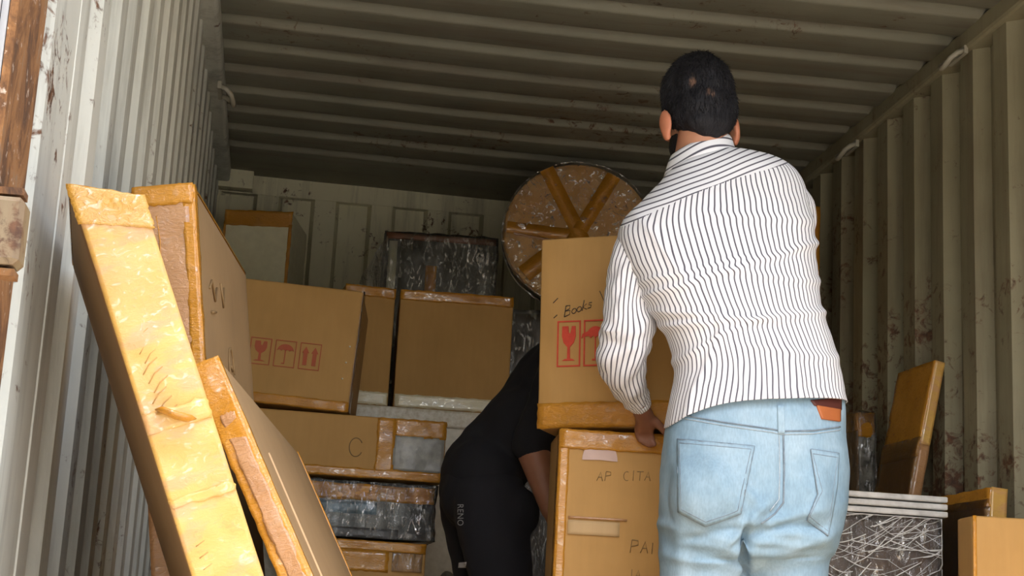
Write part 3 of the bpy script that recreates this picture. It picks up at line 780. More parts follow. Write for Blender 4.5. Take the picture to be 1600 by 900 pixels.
def radial_band(a, hw, r0=-0.28, r1=0.28, off=0.012, c=(0, 0), mat=TAPE):
    v = []; f = []; dx, dz = math.cos(a), math.sin(a)
    for lay in (0, 1):
        for i in range(25):
            r = r0 + (r1 - r0) * i / 24
            for sgn in (-1, 1):
                x_ = c[0] + dx * r - dz * hw * sgn; z_ = c[1] + dz * r + dx * hw * sgn
                v.append((x_, -Td / 2 - off - lay * 0.0015 - 0.003 * noise.noise(Vector((x_ * 20, z_ * 20, a))), z_))
    for i in range(24):
        f.append((50 + 2 * i, 50 + 2 * i + 1, 50 + 2 * i + 3, 50 + 2 * i + 2)); f.append((2 * i, 2 * i + 2, 2 * i + 3, 2 * i + 1))
        f.append((2 * i, 50 + 2 * i, 52 + 2 * i, 2 * i + 2)); f.append((2 * i + 1, 2 * i + 3, 53 + 2 * i, 51 + 2 * i))
    mk('tape_band', v, f, mat, t, True)
radial_band(math.radians(62), 0.028, -0.1, 0.27)
radial_band(math.radians(118), 0.028, -0.2, 0.285)
radial_band(math.radians(176), 0.024, 0.02, 0.275, c=(0.0, -0.015))
radial_band(math.radians(172), 0.004, 0.06, 0.25, c=(0.0, -0.055), off=0.014, mat=TAPE_C)
radial_band(math.radians(222), 0.034, 0.12, 0.27)
tag(t, 'round table top wrapped in film with radiating brown tape, standing on edge', 'table top')

# --- tall orange carton against the right wall, mostly hidden by the man
t, D = upright('carton', 1150, 1281, 318, 5.52, 5.50, 0.0, 0.40)
w_, h_, d_ = D
rbox('body', w_, h_, d_, CARD, t, 0.005, 0.004, 8, 131)
patch('edge_tape', 'front', D, w_ / 2 - .05, w_ / 2 + .001, 0, h_, TAPE, t, 0.002, 0.002, 5, 60, 132, 0.003)
tag(t, 'tall taped carton showing as an orange sliver behind the man', 'carton')

# --- lower carton in front, under the carton being lifted
Yf = 3.72
zlc = at(900, 672, Yf).z
t, D = upright('large_carton', 877, 1120, 660, Yf, Yf - 0.03, 0.0, 0.25, zlc)
w_, h_, d_ = D
rbox('body', w_, h_, d_, CARD, t, 0.006, 0.004, 10, 141)
patch('corner_tape', 'front', D, -w_ / 2 - .001, -w_ / 2 + .022, 0, h_, TAPE, t, 0.002, 0.001, 4, 60, 142, 0.002)
patch('corner_tape', 'left', D, -d_ / 2 - .001, -d_ / 2 + .05, 0, h_, TAPE, t, 0.002, 0.001, 4, 60, 143, 0.002)
patch('top_tape', 'front', D, -w_ / 2, w_ / 2, h_ - .045, h_ + .001, TAPE, t, 0.003, 0.004, 26, 6, 144, 0.003)
pcx = -w_ / 2 + 0.095
v = [face_pt('front', D, pcx, h_ - .068, 0.0035)] + [face_pt('front', D, a, b, 0.0035) for a, b in ell(pcx, h_ - .070, 0.042, 0.052, 0, 180, 16)]
mk('pink_label', v, [(0, i, i + 1) for i in range(1, 17)], m_plain('pinkish_paper', (.58, .40, .32), .4), t)
patch('pale_label', 'front', D, -w_ / 2 + .026, -w_ / 2 + .148, h_ - .245, h_ - .212, m_card('pale_label', (.50, .34, .16), (.55, .38, .19)), t, 0.0045, 0.0, 8, 4, 146)
patch('label_edge', 'front', D, -w_ / 2 + .026, -w_ / 2 + .165, h_ - .208, h_ - .203, TAPE_C, t, 0.0045, 0.0, 8, 2, 147)
x0 = -w_ / 2 + .175; z0 = h_ - .280
def letter(ch, x, z, s):
    L = {'P': [[(0, 0), (.12, 1)], [(.12, 1), (.6, .95), (.62, .62), (.1, .5)]],
         'A': [[(0, 0), (.4, .95), (.62, 0)], [(.15, .4), (.55, .4)]],
         'B': [[(.05, 0), (.2, 1)], [(.2, 1), (.6, .92), (.55, .62), (.15, .52)], [(.15, .52), (.62, .42), (.55, .06), (.05, 0)]],
         'o': [ell(.3, .28, .25, .27, 0, 360, 10)], 'k': [[(.05, 0), (.25, 1)], [(.5, .55), (.12, .3), (.5, 0)]],
         's': [[(.5, .5), (.25, .55), (.2, .38), (.45, .25), (.4, .05), (.1, .05)]],
         'N': [[(0, 0), (.1, 1), (.55, 0), (.65, 1)]], 'I': [[(.2, 0), (.25, 1)]], 'F': [[(0, 0), (.1, 1), (.6, 1)], [(.05, .5), (.45, .52)]],
         'T': [[(.3, 0), (.35, 1)], [(0, .95), (.7, 1)]], 'C': [ell(.35, .5, .33, .48, 60, 300, 10)]}[ch]
    return [[(x + a * s, z + b * s) for a, b in pl] for pl in L]
pl = letter('P', x0, z0, .030) + letter('A', x0 + .024, z0 + .001, .028) + letter('I', x0 + .046, z0, .026)
strokes('handwriting', 'front', D, pl, INK_F, t, 0.0011, 0.001)
pl = letter('A', x0 - .085, h_ - .117, .022) + letter('P', x0 - .066, h_ - .116, .022) + letter('C', x0 - .022, h_ - .113, .022) + letter('I', x0 - .004, h_ - .112, .024) + letter('T', x0 + .010, h_ - .111, .022) + letter('A', x0 + .028, h_ - .110, .022)
strokes('handwriting', 'front', D, pl, INK_F, t, 0.0009, 0.0008)
pl = letter('I', x0, z0 - .062, .024) + letter('A', x0 + .012, z0 - .062, .024)
strokes('handwriting', 'front', D, pl, INK_F, t, 0.0009, 0.001)
tag(t, 'large taped brown carton with pale label standing below the carton being lifted', 'carton')

# --- carton being lifted
t, D = tilted('books_carton', (846, 374), (1120, 358), (833, 670), 3.82, 3.62, 3.82, 0.38, w=0.42)
w_, h_, d_ = D
M_ = t.matrix_world.copy()
low = min((M_ @ Vector((sx * w_ / 2, sy * d_ / 2, 0))).z for sx in (-1, 1) for sy in (-1, 1))
print('lifted low', low, 'lower top', zlc)
rbox('body', w_, h_, d_, CARD, t, 0.005, 0.005, 10, 151)
patch('base_tape', 'front', D, -w_ / 2, w_ / 2, 0.0, 0.062, TAPE, t, 0.0018, 0.0015, 24, 5, 152, 0.003)
symbols('front', D, t, -w_ / 2 + 0.046, 0.150, 0.114, ('glass', 'umbrella', 'arrows'), RED, 0.0, 0.52, 0.07)
pl = []; xx = -w_ / 2 + .062; zz_ = 0.276
for ch, wd, s_ in (('B', .019, .026), ('o', .013, .023), ('o', .013, .023), ('k', .013, .025), ('s', .012, .025)):
    pl += [[(a, b + .30 * (a + w_ / 2 - .07)) for a, b in q] for q in letter(ch, xx, zz_, s_)]; xx += wd
pl += [[(-w_ / 2 + .036, .272), (-w_ / 2 + .045, .280)], [(-w_ / 2 + .034, .31), (-w_ / 2 + .046, .322)], [(xx + .02, .335), (xx + .032, .308), (xx + .045, .303)]]
strokes('handwriting', 'front', D, pl, INK, t, 0.0010, 0.001)
tag(t, 'brown carton marked Books with red glass and umbrella symbols, held by the man', 'carton')
HELD = t; D_held = D

# --- right side pieces
def on_wall(name, near_px, top_py, bot, thick, depth, Y, lean, mat, label, cat, seed, edge=None):
    pass
# leaning orange panel (near edge toward the door, face toward the middle)
A = at(1462, 563, 4.52); vd = at(1432, 765, 4.52) - at(1470, 563, 4.52)
t, D = leaning('flat_package', A, Vector((-0.04, 1, 0)), vd, 0.030, 0.26)
w_, h_, d_ = D
rbox('body', w_, h_, d_, m_card('orange_card', (0.42, 0.20, 0.04), (0.50, 0.26, 0.06)), t, 0.004, 0.003, 8, 161)
patch('edge_tape', 'front', D, -w_ / 2, w_ / 2, h_ - .26, h_, TAPE_Y, t, 0.002, 0.001, 4, 30, 162)
patch('edge_tape', 'front', D, -w_ / 2, w_ / 2, 0, h_ - .26, TAPE_C, t, 0.002, 0.003, 4, 50, 163, 0.002)
patch('face_tape', 'left', D, -d_ / 2, d_ / 2, h_ - .30, h_, TAPE, t, 0.002, 0.003, 14, 20, 164)
patch('face_film', 'left', D, -d_ / 2, d_ / 2, 0.2, h_ - .24, FILM_T, t, 0.004, 0.006, 16, 40, 165)
tag(t, 'thin flat orange taped package leaning against the right wall', 'package')
# taped panel with silver edge right of the man
A = at(1341, 645, 5.04); vd = Vector((0.02, 0, -1))
t, D = leaning('upright_package', A, Vector((-0.2, 1, 0)), vd, 0.058, 0.30)
w_, h_, d_ = D
rbox('body', w_, h_, d_, CARD_D, t, 0.006, 0.003, 8, 171)
patch('silver_edge', 'front', D, -w_ / 2, w_ / 2, 0, h_ - .07, m_plain('silver_film', (0.45, 0.43, 0.36), .25, c2=(0.10, 0.09, 0.07), scale=28, bs=.9), t, 0.003, 0.004, 8, 60, 172)
patch('top_tape', 'front', D, -w_ / 2 - .001, w_ / 2 + .001, h_ - .08, h_ + .002, TAPE, t, 0.004, 0.005, 8, 8, 173, 0.004)
patch('face_tape', 'left', D, -d_ / 2, d_ / 2, h_ - .06, h_, TAPE, t, 0.003, 0.003, 12, 6, 174, 0.003)
shell('plastic_wrap', w_, h_, d_, 0.006, FILM_S, t, 0.005, 20, 24, 19)
tag(t, 'upright package with orange taped top and silver wrapped edge beside the man', 'package')
# wrapped low table
Yb = 4.02
A = at(1270, 766, Yb); zt_ = at(1400, 770, Yb).z
t, D = upright('wrapped_table', 1262, 1466, 800, Yb + .01, Yb + .01, 0.0, 0.34, at(1380, 803, Yb).z)
w_, h_, d_ = D
rbox('body', w_, h_, d_, m_plain('dark_wood', (0.045, 0.035, 0.025), .4, c2=(0.12, 0.065, 0.035), scale=5), t, 0.006, 0.0, 6, 181)
WHW = m_plain('white_wrap', (0.74, 0.74, 0.70), .3, c2=(0.5, 0.5, 0.47), scale=30, bs=.6)
hh = at(1380, 768, Yb).z - h_
for k in range(3):
    z_a = h_ + hh * k / 3
    bmx = MB(); bmx.box((-w_ / 2 - .01, -d_ / 2 - .014, z_a + .001), (w_ / 2 + .022, d_ / 2, z_a + hh / 3 - .003)); o = bmx.build('top_board', WHW, t)
    bv = o.modifiers.new('b', 'BEVEL'); bv.width = 0.004; bv.segments = 2
shell('plastic_wrap', w_, h_ - .01, d_, 0.008, FILM_S, t, 0.006, 18, 30, 23)
STR = m_plain('plastic_strand', (0.80, 0.80, 0.76), .25)
random.seed(5); mb = MB()
for k in range(120):
    x_a = random.uniform(-w_ / 2, w_ / 2 - .02); z_a = random.uniform(h_ - .42, h_ - .01)
    ang = random.choice((0.25, 0.45, 0.6, -0.15, -0.3)) + random.uniform(-.12, .12); L_ = random.uniform(.06, .26)
    pts = []
    for i in range(7):
        q = i / 6; xx = x_a + L_ * q * math.cos(ang); zz_ = z_a + L_ * q * math.sin(ang) - .01 * math.sin(math.pi * q)
        xx = min(xx, w_ / 2 + .004); zz_ = min(zz_, h_ - .004)
        pts.append((xx, -d_ / 2 - .014 - .002 * math.sin(i), zz_))
    mb.tube(pts, random.choice((0.0006, 0.0008, 0.0014)), 5)
o = mb.build('plastic_strands', STR, t, True); o['kind'] = 'stuff'
tag(t, 'low dark table bound in white stretch film with shiny strands', 'table')
# leaning carton at right with pale near edge
A = at(1549, 762, 3.98); vd = Vector((-0.07, 0, -1))
t, D = leaning('leaning_carton', A, Vector((-0.03, 1, 0.0)), vd, 0.045, 0.36)
w_, h_, d_ = D
rbox('body', w_, h_, d_, CARD, t, 0.005, 0.005, 8, 191)
patch('edge_tape', 'front', D, -w_ / 2, w_ / 2, 0, h_ + .002, TAPE_Y, t, 0.002, 0.002, 6, 60, 192)
patch('face_tape', 'left', D, -d_ / 2, d_ / 2, h_ - .05, h_, TAPE, t, 0.002, 0.003, 16, 6, 193, 0.003)
patch('face_film', 'left', D, -d_ / 2, d_ / 2, .1, h_ - .03, FILM_T, t, 0.004, 0.008, 16, 40, 194)
tag(t, 'brown leaning carton with yellow taped near edge beside the wrapped table', 'carton')
t, D = upright('carton', 1520, 1680, 810, 3.62, 3.60, 0.0, 0.11)
w_, h_, d_ = D
rbox('body', w_, h_, d_, CARD, t, 0.006, 0.004, 8, 201)
patch('corner_tape', 'front', D, -w_ / 2, -w_ / 2 + .008, 0, h_, TAPE, t, 0.002, 0.001, 4, 40, 202)
tag(t, 'plain brown carton in the lower right corner of the view', 'carton')
#PEOPLE
# ------------------------------------------------------------------ the man in the striped shirt
def cubic(xs, ys, xq):
    xs = np.array(xs, float); ys = np.array(ys, float); n = len(xs)
    m = np.zeros(n); d = np.diff(ys) / np.diff(xs)
    m[0], m[-1] = d[0], d[-1]
    for i in range(1, n - 1): m[i] = 0.0 if d[i - 1] * d[i] <= 0 else 2 * d[i - 1] * d[i] / (d[i - 1] + d[i]) 
    i = np.clip(np.searchsorted(xs, xq) - 1, 0, n - 2); h = xs[i + 1] - xs[i]; t_ = (xq - xs[i]) / h
    return ((1 + 2 * t_) * (1 - t_) ** 2 * ys[i] + t_ * (1 - t_) ** 2 * h * m[i] + t_ ** 2 * (3 - 2 * t_) * ys[i + 1] + t_ ** 2 * (t_ - 1) * h * m[i + 1])
def sections(sec, rows):
    a = np.array(sec, float); k = np.arange(len(sec)); q = np.linspace(0, len(sec) - 1, rows)
    # arc-length like spacing
    return [np.array([cubic(k, a[:, j], x_) for j in range(a.shape[1])]) for x_ in q], q
def ringpts(s_, na, ex=2.25, shrink=0.0):
    L = at(s_[0], s_[1], s_[4]); R = at(s_[2], s_[3], s_[4]); hd = s_[5] - shrink
    c = (L + R) / 2; hw = (R - L) / 2; hw = hw * (1 - shrink / hw.length); out = []
    for i in range(na):
        th = 2 * math.pi * i / na
        cs, sn = math.cos(th), math.sin(th)
        out.append(c + hw * math.copysign(abs(cs) ** (2 / ex), cs) + Vector((0, hd * math.copysign(abs(sn) ** (2 / ex), sn), 0)))
    return out
TORSO = [(1062, 252, 1134, 234, 3.42, .050), (1046, 266, 1166, 239, 3.415, .072), (1024, 293, 1206, 249, 3.41, .090), (1000, 317, 1236, 265, 3.405, .102),
         (976, 343, 1254, 292, 3.40, .114), (966, 374, 1264, 330, 3.395, .123), (978, 412, 1269, 376, 3.39, .127), (1002, 454, 1273, 428, 3.38, .126),
         (1024, 492, 1279, 482, 3.37, .122), (1045, 527, 1293, 527, 3.365, .120), (1056, 577, 1308, 576, 3.36, .122), (1050, 615, 1314, 610, 3.355, .130), (1043, 642, 1317, 631, 3.35, .136)]
def m_shirt():
    m, nt, b = nmat('striped_cotton')
    a = N(nt, 'ShaderNodeAttribute', attribute_name='stripe')
    fr = N(nt, 'ShaderNodeMath', operation='FRACT'); nt.links.new(a.outputs['Fac'], fr.inputs[0])
    st = ramp(nt, fr.outputs[0], [(0.0, (0.83, 0.845, 0.875)), (0.33, (0.83, 0.845, 0.875)), (0.39, (0.085, 0.085, 0.11)), (0.59, (0.085, 0.085, 0.11)), (0.65, (0.83, 0.845, 0.875))])
    nt.links.new(st, b.inputs['Base Color']); b.inputs['Roughness'].default_value = 0.8
    bump(nt, b, tnoise(nt, 130, coords(nt), 2), 0.08, 0.002); return m
SHIRT = m_shirt()
def stripe_mesh(name, verts, faces, su, parent, region=None, solid=0.002):
    """su: stripe coordinate per vertex; region(center) -> function giving another coordinate or None"""
    me = bpy.data.meshes.new(name); me.from_pydata([tuple(p) for p in verts], [], faces); me.update()
    at_ = me.attributes.new('stripe', 'FLOAT', 'CORNER'); val = np.zeros(len(me.loops))
    for p in me.polygons:
        fn = region(p.center) if region else None
        us = [su[v_] for v_ in p.vertices]
        if max(us) - min(us) > 20:
            mxu = max(us); us = [x_ if mxu - x_ < 20 else x_ + WRAP for x_ in us]
        for li, v_, u_ in zip(p.loop_indices, p.vertices, us):
            val[li] = fn(verts[v_]) if fn else u_
    at_.data.foreach_set('value', val)
    o = mko(name, me, SHIRT, parent, True)
    if solid:
        so = o.modifiers.new('t', 'SOLIDIFY'); so.thickness = solid; so.offset = -1
    return o
hip0 = at(1178, 690, 3.35)
man = empty('person', Matrix.Translation((hip0.x, hip0.y, 0)))
MO = Vector((hip0.x, hip0.y, 0))
tag(man, 'man in white striped shirt and light blue jeans seen from behind, lifting the carton', 'person')
def off(vs): return [Vector(p) - MO for p in vs]
rows, na = 230, 320
secs, qs = sections(TORSO, rows)
rings = [ringpts(s_, na) for s_ in secs]
PITCH = 0.0120; WRAP = 0
circ = sum((rings[rows * 2 // 3][i] - rings[rows * 2 // 3][i - 1]).length for i in range(na))
ns = round(circ / PITCH); WRAP = ns
FOLDS = [((1018, 462), (1275, 378), 7, .0075), ((1010, 440), (1150, 405), 6, .005), ((1045, 512), (1290, 486), 7, .007), ((1030, 488), (1200, 500), 6, .0055), ((1060, 560), (1170, 505), 6, .005),
         ((1110, 460), (1160, 600), 8, .004), ((1120, 335), (1262, 345), 8, .004), ((1140, 420), (1280, 440), 7, .004), ((1180, 540), (1310, 560), 8, .004), ((1080, 620), (1130, 520), 8, .0045),
         ((1240, 560), (1262, 630), 9, .005), ((1190, 560), (1200, 630), 9, .004), ((1000, 340), (1060, 420), 8, .004)]
def fold(px, py):
    k = 0.0; du = 0.0
    for (x0_, y0_), (x1_, y1_), wd, amp in FOLDS:
        dx, dy = x1_ - x0_, y1_ - y0_; L2 = dx * dx + dy * dy
        t_ = ((px - x0_) * dx + (py - y0_) * dy) / L2
        e = max(0.0, -t_, t_ - 1) * math.sqrt(L2) / 25.0
        dist = ((px - x0_) * dy - (py - y0_) * dx) / math.sqrt(L2)
        dist += 5 * noise.noise(Vector((px * .02, py * .02, wd)))
        g = amp * math.exp(-(dist / wd) ** 2 - e * e)
        k += g; du += g * dist / wd
    return k, du
V = []; SU = []
for j, r in enumerate(rings):
    c = sum(r, Vector()) / na; f_ = qs[j] / (len(TORSO) - 1)
    arc = [0.0]
    for i in range(1, na + 1): arc.append(arc[-1] + (r[i % na] - r[i - 1]).length)
    tot = arc[-1]; cb = arc[3 * na // 4]
    for i, p in enumerate(r):
        d = (p - c); d.z = 0; d.normalize()
        px, py = proj(p)
        k, du = (fold(px, py) if d.y < 0.3 else (0, 0))
        nz = 0.0035 * noise.noise(Vector((p.x * 9, p.y * 9, p.z * 16))) + 0.0016 * noise.noise(Vector((p.x * 26, p.y * 26, p.z * 40)))
        q = p + d * (k + nz * min(1, f_ * 6 + .15))
        if j > rows - 16:                       # shirt tail
            e = (j - (rows - 16)) / 15.0
            th = 2 * math.pi * i / na
            tail = max(0.0, -math.cos(th)) ** 3 * 0.036
            q.z -= e * tail
            q += d * 0.004 * e
        V.append(q)
        SU.append((arc[i] - cb) / tot * ns + du * 60 + 0.35 * noise.noise(Vector((p.x * 6, p.z * 5, 2))) + 500)
Fc = []
for j in range(rows - 1):
    for i in range(na):
        Fc.append((j * na + i, j * na + (i + 1) % na, (j + 1) * na + (i + 1) % na, (j + 1) * na + i)[::-1])
# the yoke seam across the upper back: stripes turn along it
ys0, ys1 = (983, 350), (1228, 257)
def yoke_u(p):
    px, py = proj(p)
    dx, dy = ys1[0] - ys0[0], ys1[1] - ys0[1]; L_ = math.hypot(dx, dy)
    bow = 10 * math.sin(math.pi * max(0, min(1, (px - ys0[0]) / dx)))
    return ((px - ys0[0]) * dy - (py - ys0[1]) * dx) / L_ / 8.0 + bow * .03 + 0.25 * noise.noise(Vector((px * .015, py * .02, 0))) + 100.1
def region(c):
    p = c + MO
    px, py = proj(p)
    t_ = (px - ys0[0]) / (ys1[0] - ys0[0])
    ysm = ys0[1] + (ys1[1] - ys0[1]) * t_ - 9 * math.sin(math.pi * max(0, min(1, t_)))
    if py < ysm: return lambda q: yoke_u(q + MO)
    return None
stripe_mesh('shirt', off(V), Fc, SU, man, region)
# sleeves
def sleeve(path, name, n=72, m=110, seed=0):
    a = np.array(path, float); k = np.arange(len(path)); V = []; SU = []
    P = [Vector([float(cubic(k, a[:, j], x_)) for j in range(3)]) for x_ in np.linspace(0, len(path) - 1, m)]
    Rr = [float(cubic(k, a[:, 3], x_)) for x_ in np.linspace(0, len(path) - 1, m)]
    ref = Vector((1, 0.25, 0)).normalized()
    for i in range(m):
        t_ = (P[min(i + 1, m - 1)] - P[max(0, i - 1)]).normalized()
        a_ = (ref - t_ * ref.dot(t_)).normalized(); b_ = t_.cross(a_); f_ = i / (m - 1)
        for q in range(n):
            th = 2 * math.pi * q / n; d = a_ * math.cos(th) + b_ * math.sin(th)
            wr = (0.006 + .007 * math.exp(-((f_ - .58) / .16) ** 2)) * noise.noise(Vector((d.x * 1.2 + seed, d.y * 1.2, f_ * 15 + 1.2 * d.x))) + .0025 * noise.noise(Vector((d.x * 3, d.y * 3 + seed, f_ * 30)))
            if f_ > .93: wr *= .3
            V.append(P[i] + d * (Rr[i] + wr)); SU.append(30 * q / n + .35 * noise.noise(Vector((d.x, d.y, f_ * 6))) + 200)
    Fc = []
    for i in range(m - 1):
        for q in range(n): Fc.append((i * n + q, i * n + (q + 1) % n, (i + 1) * n + (q + 1) % n, (i + 1) * n + q))
    global WRAP
    keep = WRAP; WRAP = 30
    o = stripe_mesh(name, off(V), Fc, SU, man)
    WRAP = keep; return o
def pr(px, py, Y, rpx): p = at(px, py, Y); return (p.x, p.y, p.z, rpx * Y / F)
LA = [pr(1030, 345, 3.41, 36), pr(1000, 385, 3.41, 40), pr(986, 430, 3.42, 38), pr(980, 475, 3.43, 37), pr(981, 515, 3.45, 45), pr(973, 555, 3.48, 41), pr(980, 595, 3.54, 32), pr(994, 622, 3.59, 22), pr(1001, 634, 3.61, 18)]
sleeve(LA, 'shirt_sleeve', seed=1)
HM = HELD.matrix_world; hw_, hh_, hd_ = D_held
rh = HM @ Vector((hw_ / 2 + .030, -.06, .13))
sh = at(1232, 322, 3.39); el = at(1238, 470, 3.52)
def v4(p, r): return (p.x, p.y, p.z, r)
RA = [v4(at(1205, 305, 3.40), .045), v4(sh, .058), v4(sh.lerp(el, .5), .056), v4(el, .054), v4(el.lerp(rh, .4), .046), v4(el.lerp(rh, .70), .034), v4(el.lerp(rh, .80), .030)]
sleeve(RA, 'shirt_sleeve', seed=4)
# collar: stand and fall folded round the neck
V = []; SU = []; na2 = 120
cl = at(1050, 260, 3.43); cr = at(1137, 233, 3.43); cc = (cl + cr) / 2; hx = (cr - cl) / 2
prof = [(1.0, 0.0, -.004), (1.02, .3, .010), (1.0, .6, .019), (.99, .8, .024), (1.03, .95, .025), (1.08, .8, .018), (1.14, .5, .006), (1.20, .2, -.008), (1.24, 0, -.016)]
for (s_, g, dz) in prof:
    for i in range(na2):
        th = 2 * math.pi * i / na2
        V.append(cc + hx * s_ * math.cos(th) + Vector((0, .062 * s_ * math.sin(th), dz + .004 * math.sin(th) * -1)))
        SU.append((prof.index((s_, g, dz))) * .62 + 300.2 + .2 * math.sin(th * 3))
Fc = []
for j in range(len(prof) - 1):
    for i in range(na2): Fc.append((j * na2 + i, j * na2 + (i + 1) % na2, (j + 1) * na2 + (i + 1) % na2, (j + 1) * na2 + i))
stripe_mesh('shirt_collar', off(V), Fc, SU, man, None, .0015)

# --- jeans
def m_denim():
    m, nt, b = nmat('light_denim'); v_ = coords(nt)
    a = tnoise(nt, 5.5, v_, 5, .6)
    col = ramp(nt, a, [(.25, (0.150, 0.265, 0.365)), (.5, (0.235, 0.365, 0.465)), (.75, (0.36, 0.49, 0.575))])
    f_ = tnoise(nt, 260, coords(nt, (1, 1, .25)), 2)
    col = mixc(nt, .14, col, ramp(nt, f_, [(.35, (.25, .25, .25)), (.65, (.75, .75, .75))]), 'OVERLAY')
    nt.links.new(col, b.inputs['Base Color']); b.inputs['Roughness'].default_value = .85
    bump(nt, b, tnoise(nt, 60, v_, 4), .15, .004); return m
DENIM = m_denim()
STITCH = m_plain('denim_seam', (0.13, 0.18, 0.23), .9, c2=(0.22, 0.28, 0.32), scale=90)
STITCH_L = m_plain('denim_seam_worn', (0.42, 0.50, 0.54), .9, c2=(0.28, 0.36, 0.42), scale=90)
HIPS = [(1052, 618, 1310, 612, 3.355, .115), (1046, 640, 1314, 634, 3.355, .122), (1040, 690, 1317, 684, 3.355, .132), (1035, 740, 1319, 735, 3.355, .142), (1034, 790, 1318, 785, 3.355, .145), (1036, 835, 1309, 830, 3.36, .138), (1040, 872, 1298, 868, 3.365, .120)]
mb = MB()
hs, _ = sections(HIPS, 26)
mb.loft([ringpts(s_, 48, 2.4) for s_ in hs])
def legloft(cx0, cx1, hw0):
    top = at(cx0, 812, 3.365); q = []
    zs_ = [top.z, .66, .60, .50, .40, .28, .16, .075]
    fx = at(cx1, 900, 3.37).x
    for z in zs_:
        t_ = (top.z - z) / top.z; x_ = top.x + (fx - top.x) * t_; w_ = hw0 * (1 - .22 * t_); dd = .105 * (1 - .20 * t_)
        q.append([Vector((x_ + w_ * math.cos(2 * math.pi * i / 40), 3.375 + .02 * t_ + dd * math.sin(2 * math.pi * i / 40), z)) for i in range(40)])
    mb.loft(q)
legloft(1101, 1097, .094); legloft(1230, 1224, .094)
mb.ball(at(1166, 866, 3.375), (.05, .085, .04), None, 20, 14)
for cx in (1105, 1244):
    p = at(cx, 775, 3.30); mb.ball(p, (.082, .095, .105), None, 28, 18)
jm = remesh(mb, .006, 7)
# creases
bm = bmesh.new(); bm.from_mesh(jm); bm.normal_update()
JF = [((1165, 900), (1165, 835), 5, -.016), ((1170, 842), (1225, 822), 6, -.007), ((1190, 826), (1255, 822), 5, -.006), ((1085, 838), (1150, 828), 7, -.005), ((1120, 740), (1150, 790), 12, .005), ((1150, 835), (1185, 800), 6, .008), ((1185, 845), (1280, 850), 8, .006), ((1060, 870), (1150, 890), 9, .006), ((1180, 885), (1270, 872), 9, .006), ((1070, 720), (1080, 790), 12, .004), ((1190, 815), (1262, 800), 7, .006), ((1180, 822), (1275, 838), 8, .007), ((1165, 858), (1200, 812), 7, -.009), ((1164, 900), (1166, 850), 6, -.014), ((1222, 700), (1222, 790), 8, -.007), ((1160, 760), (1200, 800), 9, .007),
      ((1080, 845), (1150, 862), 9, .006), ((1040, 820), (1130, 842), 9, .005), ((1200, 870), (1290, 835), 10, .006), ((1100, 880), (1160, 868), 8, .005), ((1185, 775), (1205, 805), 6, -.006), ((1060, 740), (1065, 900), 12, .004)]
FOLDS = [(a_, b_, w_, k_ * 1.35) for a_, b_, w_, k_ in JF]
for q in bm.verts:
    px, py = proj(q.co)
    k = fold(px, py)[0] if q.normal.y < .2 and py < 1000 else 0
    q.co = q.co + q.normal * (k + .0035 * noise.noise(q.co * 11) + .0016 * noise.noise(q.co * 30))
bm.to_mesh(jm); bvh = BVHTree.FromBMesh(bm); bm.free()
jm.transform(Matrix.Translation(-MO)); jm.name = 'jeans'
mko('jeans', jm, DENIM, man, True)
def hit(px, py, B=None):
    d = ray(px, py); r = (B or bvh).ray_cast(CAMP, d)
    if r[0] is None: return None
    return r[0], (r[1] if r[1].dot(d) < 0 else -r[1])
def seam(name, pts, mat, r=.0022, o_=.0012, B=None, parent=None, org=None, flat=1.0):
    P = []
    for (a, b_) in zip(pts[:-1], pts[1:]):
        n_ = max(2, int(math.hypot(b_[0] - a[0], b_[1] - a[1]) / 4))
        for i in range(n_):
            h = hit(a[0] + (b_[0] - a[0]) * i / n_, a[1] + (b_[1] - a[1]) * i / n_, B)
            if h: P.append(h[0] + h[1] * o_ - (org or MO))
    h = hit(*pts[-1], B)
    if h: P.append(h[0] + h[1] * o_ - (org or MO))
    m_ = MB(); m_.tube(P, r, 6); return m_.build(name, mat, parent or man, True)
def appliq(name, poly, mat, t_=.005, nr=12, B=None, parent=None, org=None, per=8):
    bd = []
    for a, b_ in zip(poly, poly[1:] + poly[:1]):
        for i in range(per): bd.append((a[0] + (b_[0] - a[0]) * i / per, a[1] + (b_[1] - a[1]) * i / per))
    cx = sum(p[0] for p in bd) / len(bd); cy = sum(p[1] for p in bd) / len(bd); V = []; n_ = len(bd); last = None
    for j in range(nr + 2):
        s_ = min(1.0, j / nr); oo = t_ if j <= nr else -.002
        for (x_, y_) in bd:
            h = hit(cx + (x_ - cx) * s_, cy + (y_ - cy) * s_, B) or last
            last = h; V.append(h[0] + h[1] * oo - (org or MO))
    Fc = [(j * n_ + i, j * n_ + (i + 1) % n_, (j + 1) * n_ + (i + 1) % n_, (j + 1) * n_ + i) for j in range(nr + 1) for i in range(n_)]
    me = bpy.data.meshes.new(name); me.from_pydata(V, [], Fc); outward(me); 
    return mko(name, me, mat, parent or man, True)
PKL = [(1060, 687), (1178, 698), (1157, 802), (1102, 821), (1061, 799)]
PKR = [(1266, 703), (1309, 709), (1306, 760), (1292, 836), (1261, 812), (1277, 772)]
def inset(poly, k):
    cx = sum(p[0] for p in poly) / len(poly); cy = sum(p[1] for p in poly) / len(poly)
    out = []
    for x_, y_ in poly:
        L_ = math.hypot(x_ - cx, y_ - cy); out.append((x_ + (cx - x_) * k / L_, y_ + (cy - y_) * k / L_))
    return out
for pk in (PKL, PKR):
    po = appliq('back_pocket', pk, DENIM)
    seam('pocket_seam', pk + pk[:1], STITCH, .0018, .0032, parent=None)
    q = inset(pk, 7); seam('pocket_stitching', q + q[:1], STITCH, .0009, .0048)
seam('waistband_seam', [(1062, 648), (1130, 660), (1207, 671), (1222, 674), (1270, 673), (1312, 667)], STITCH, .0018)
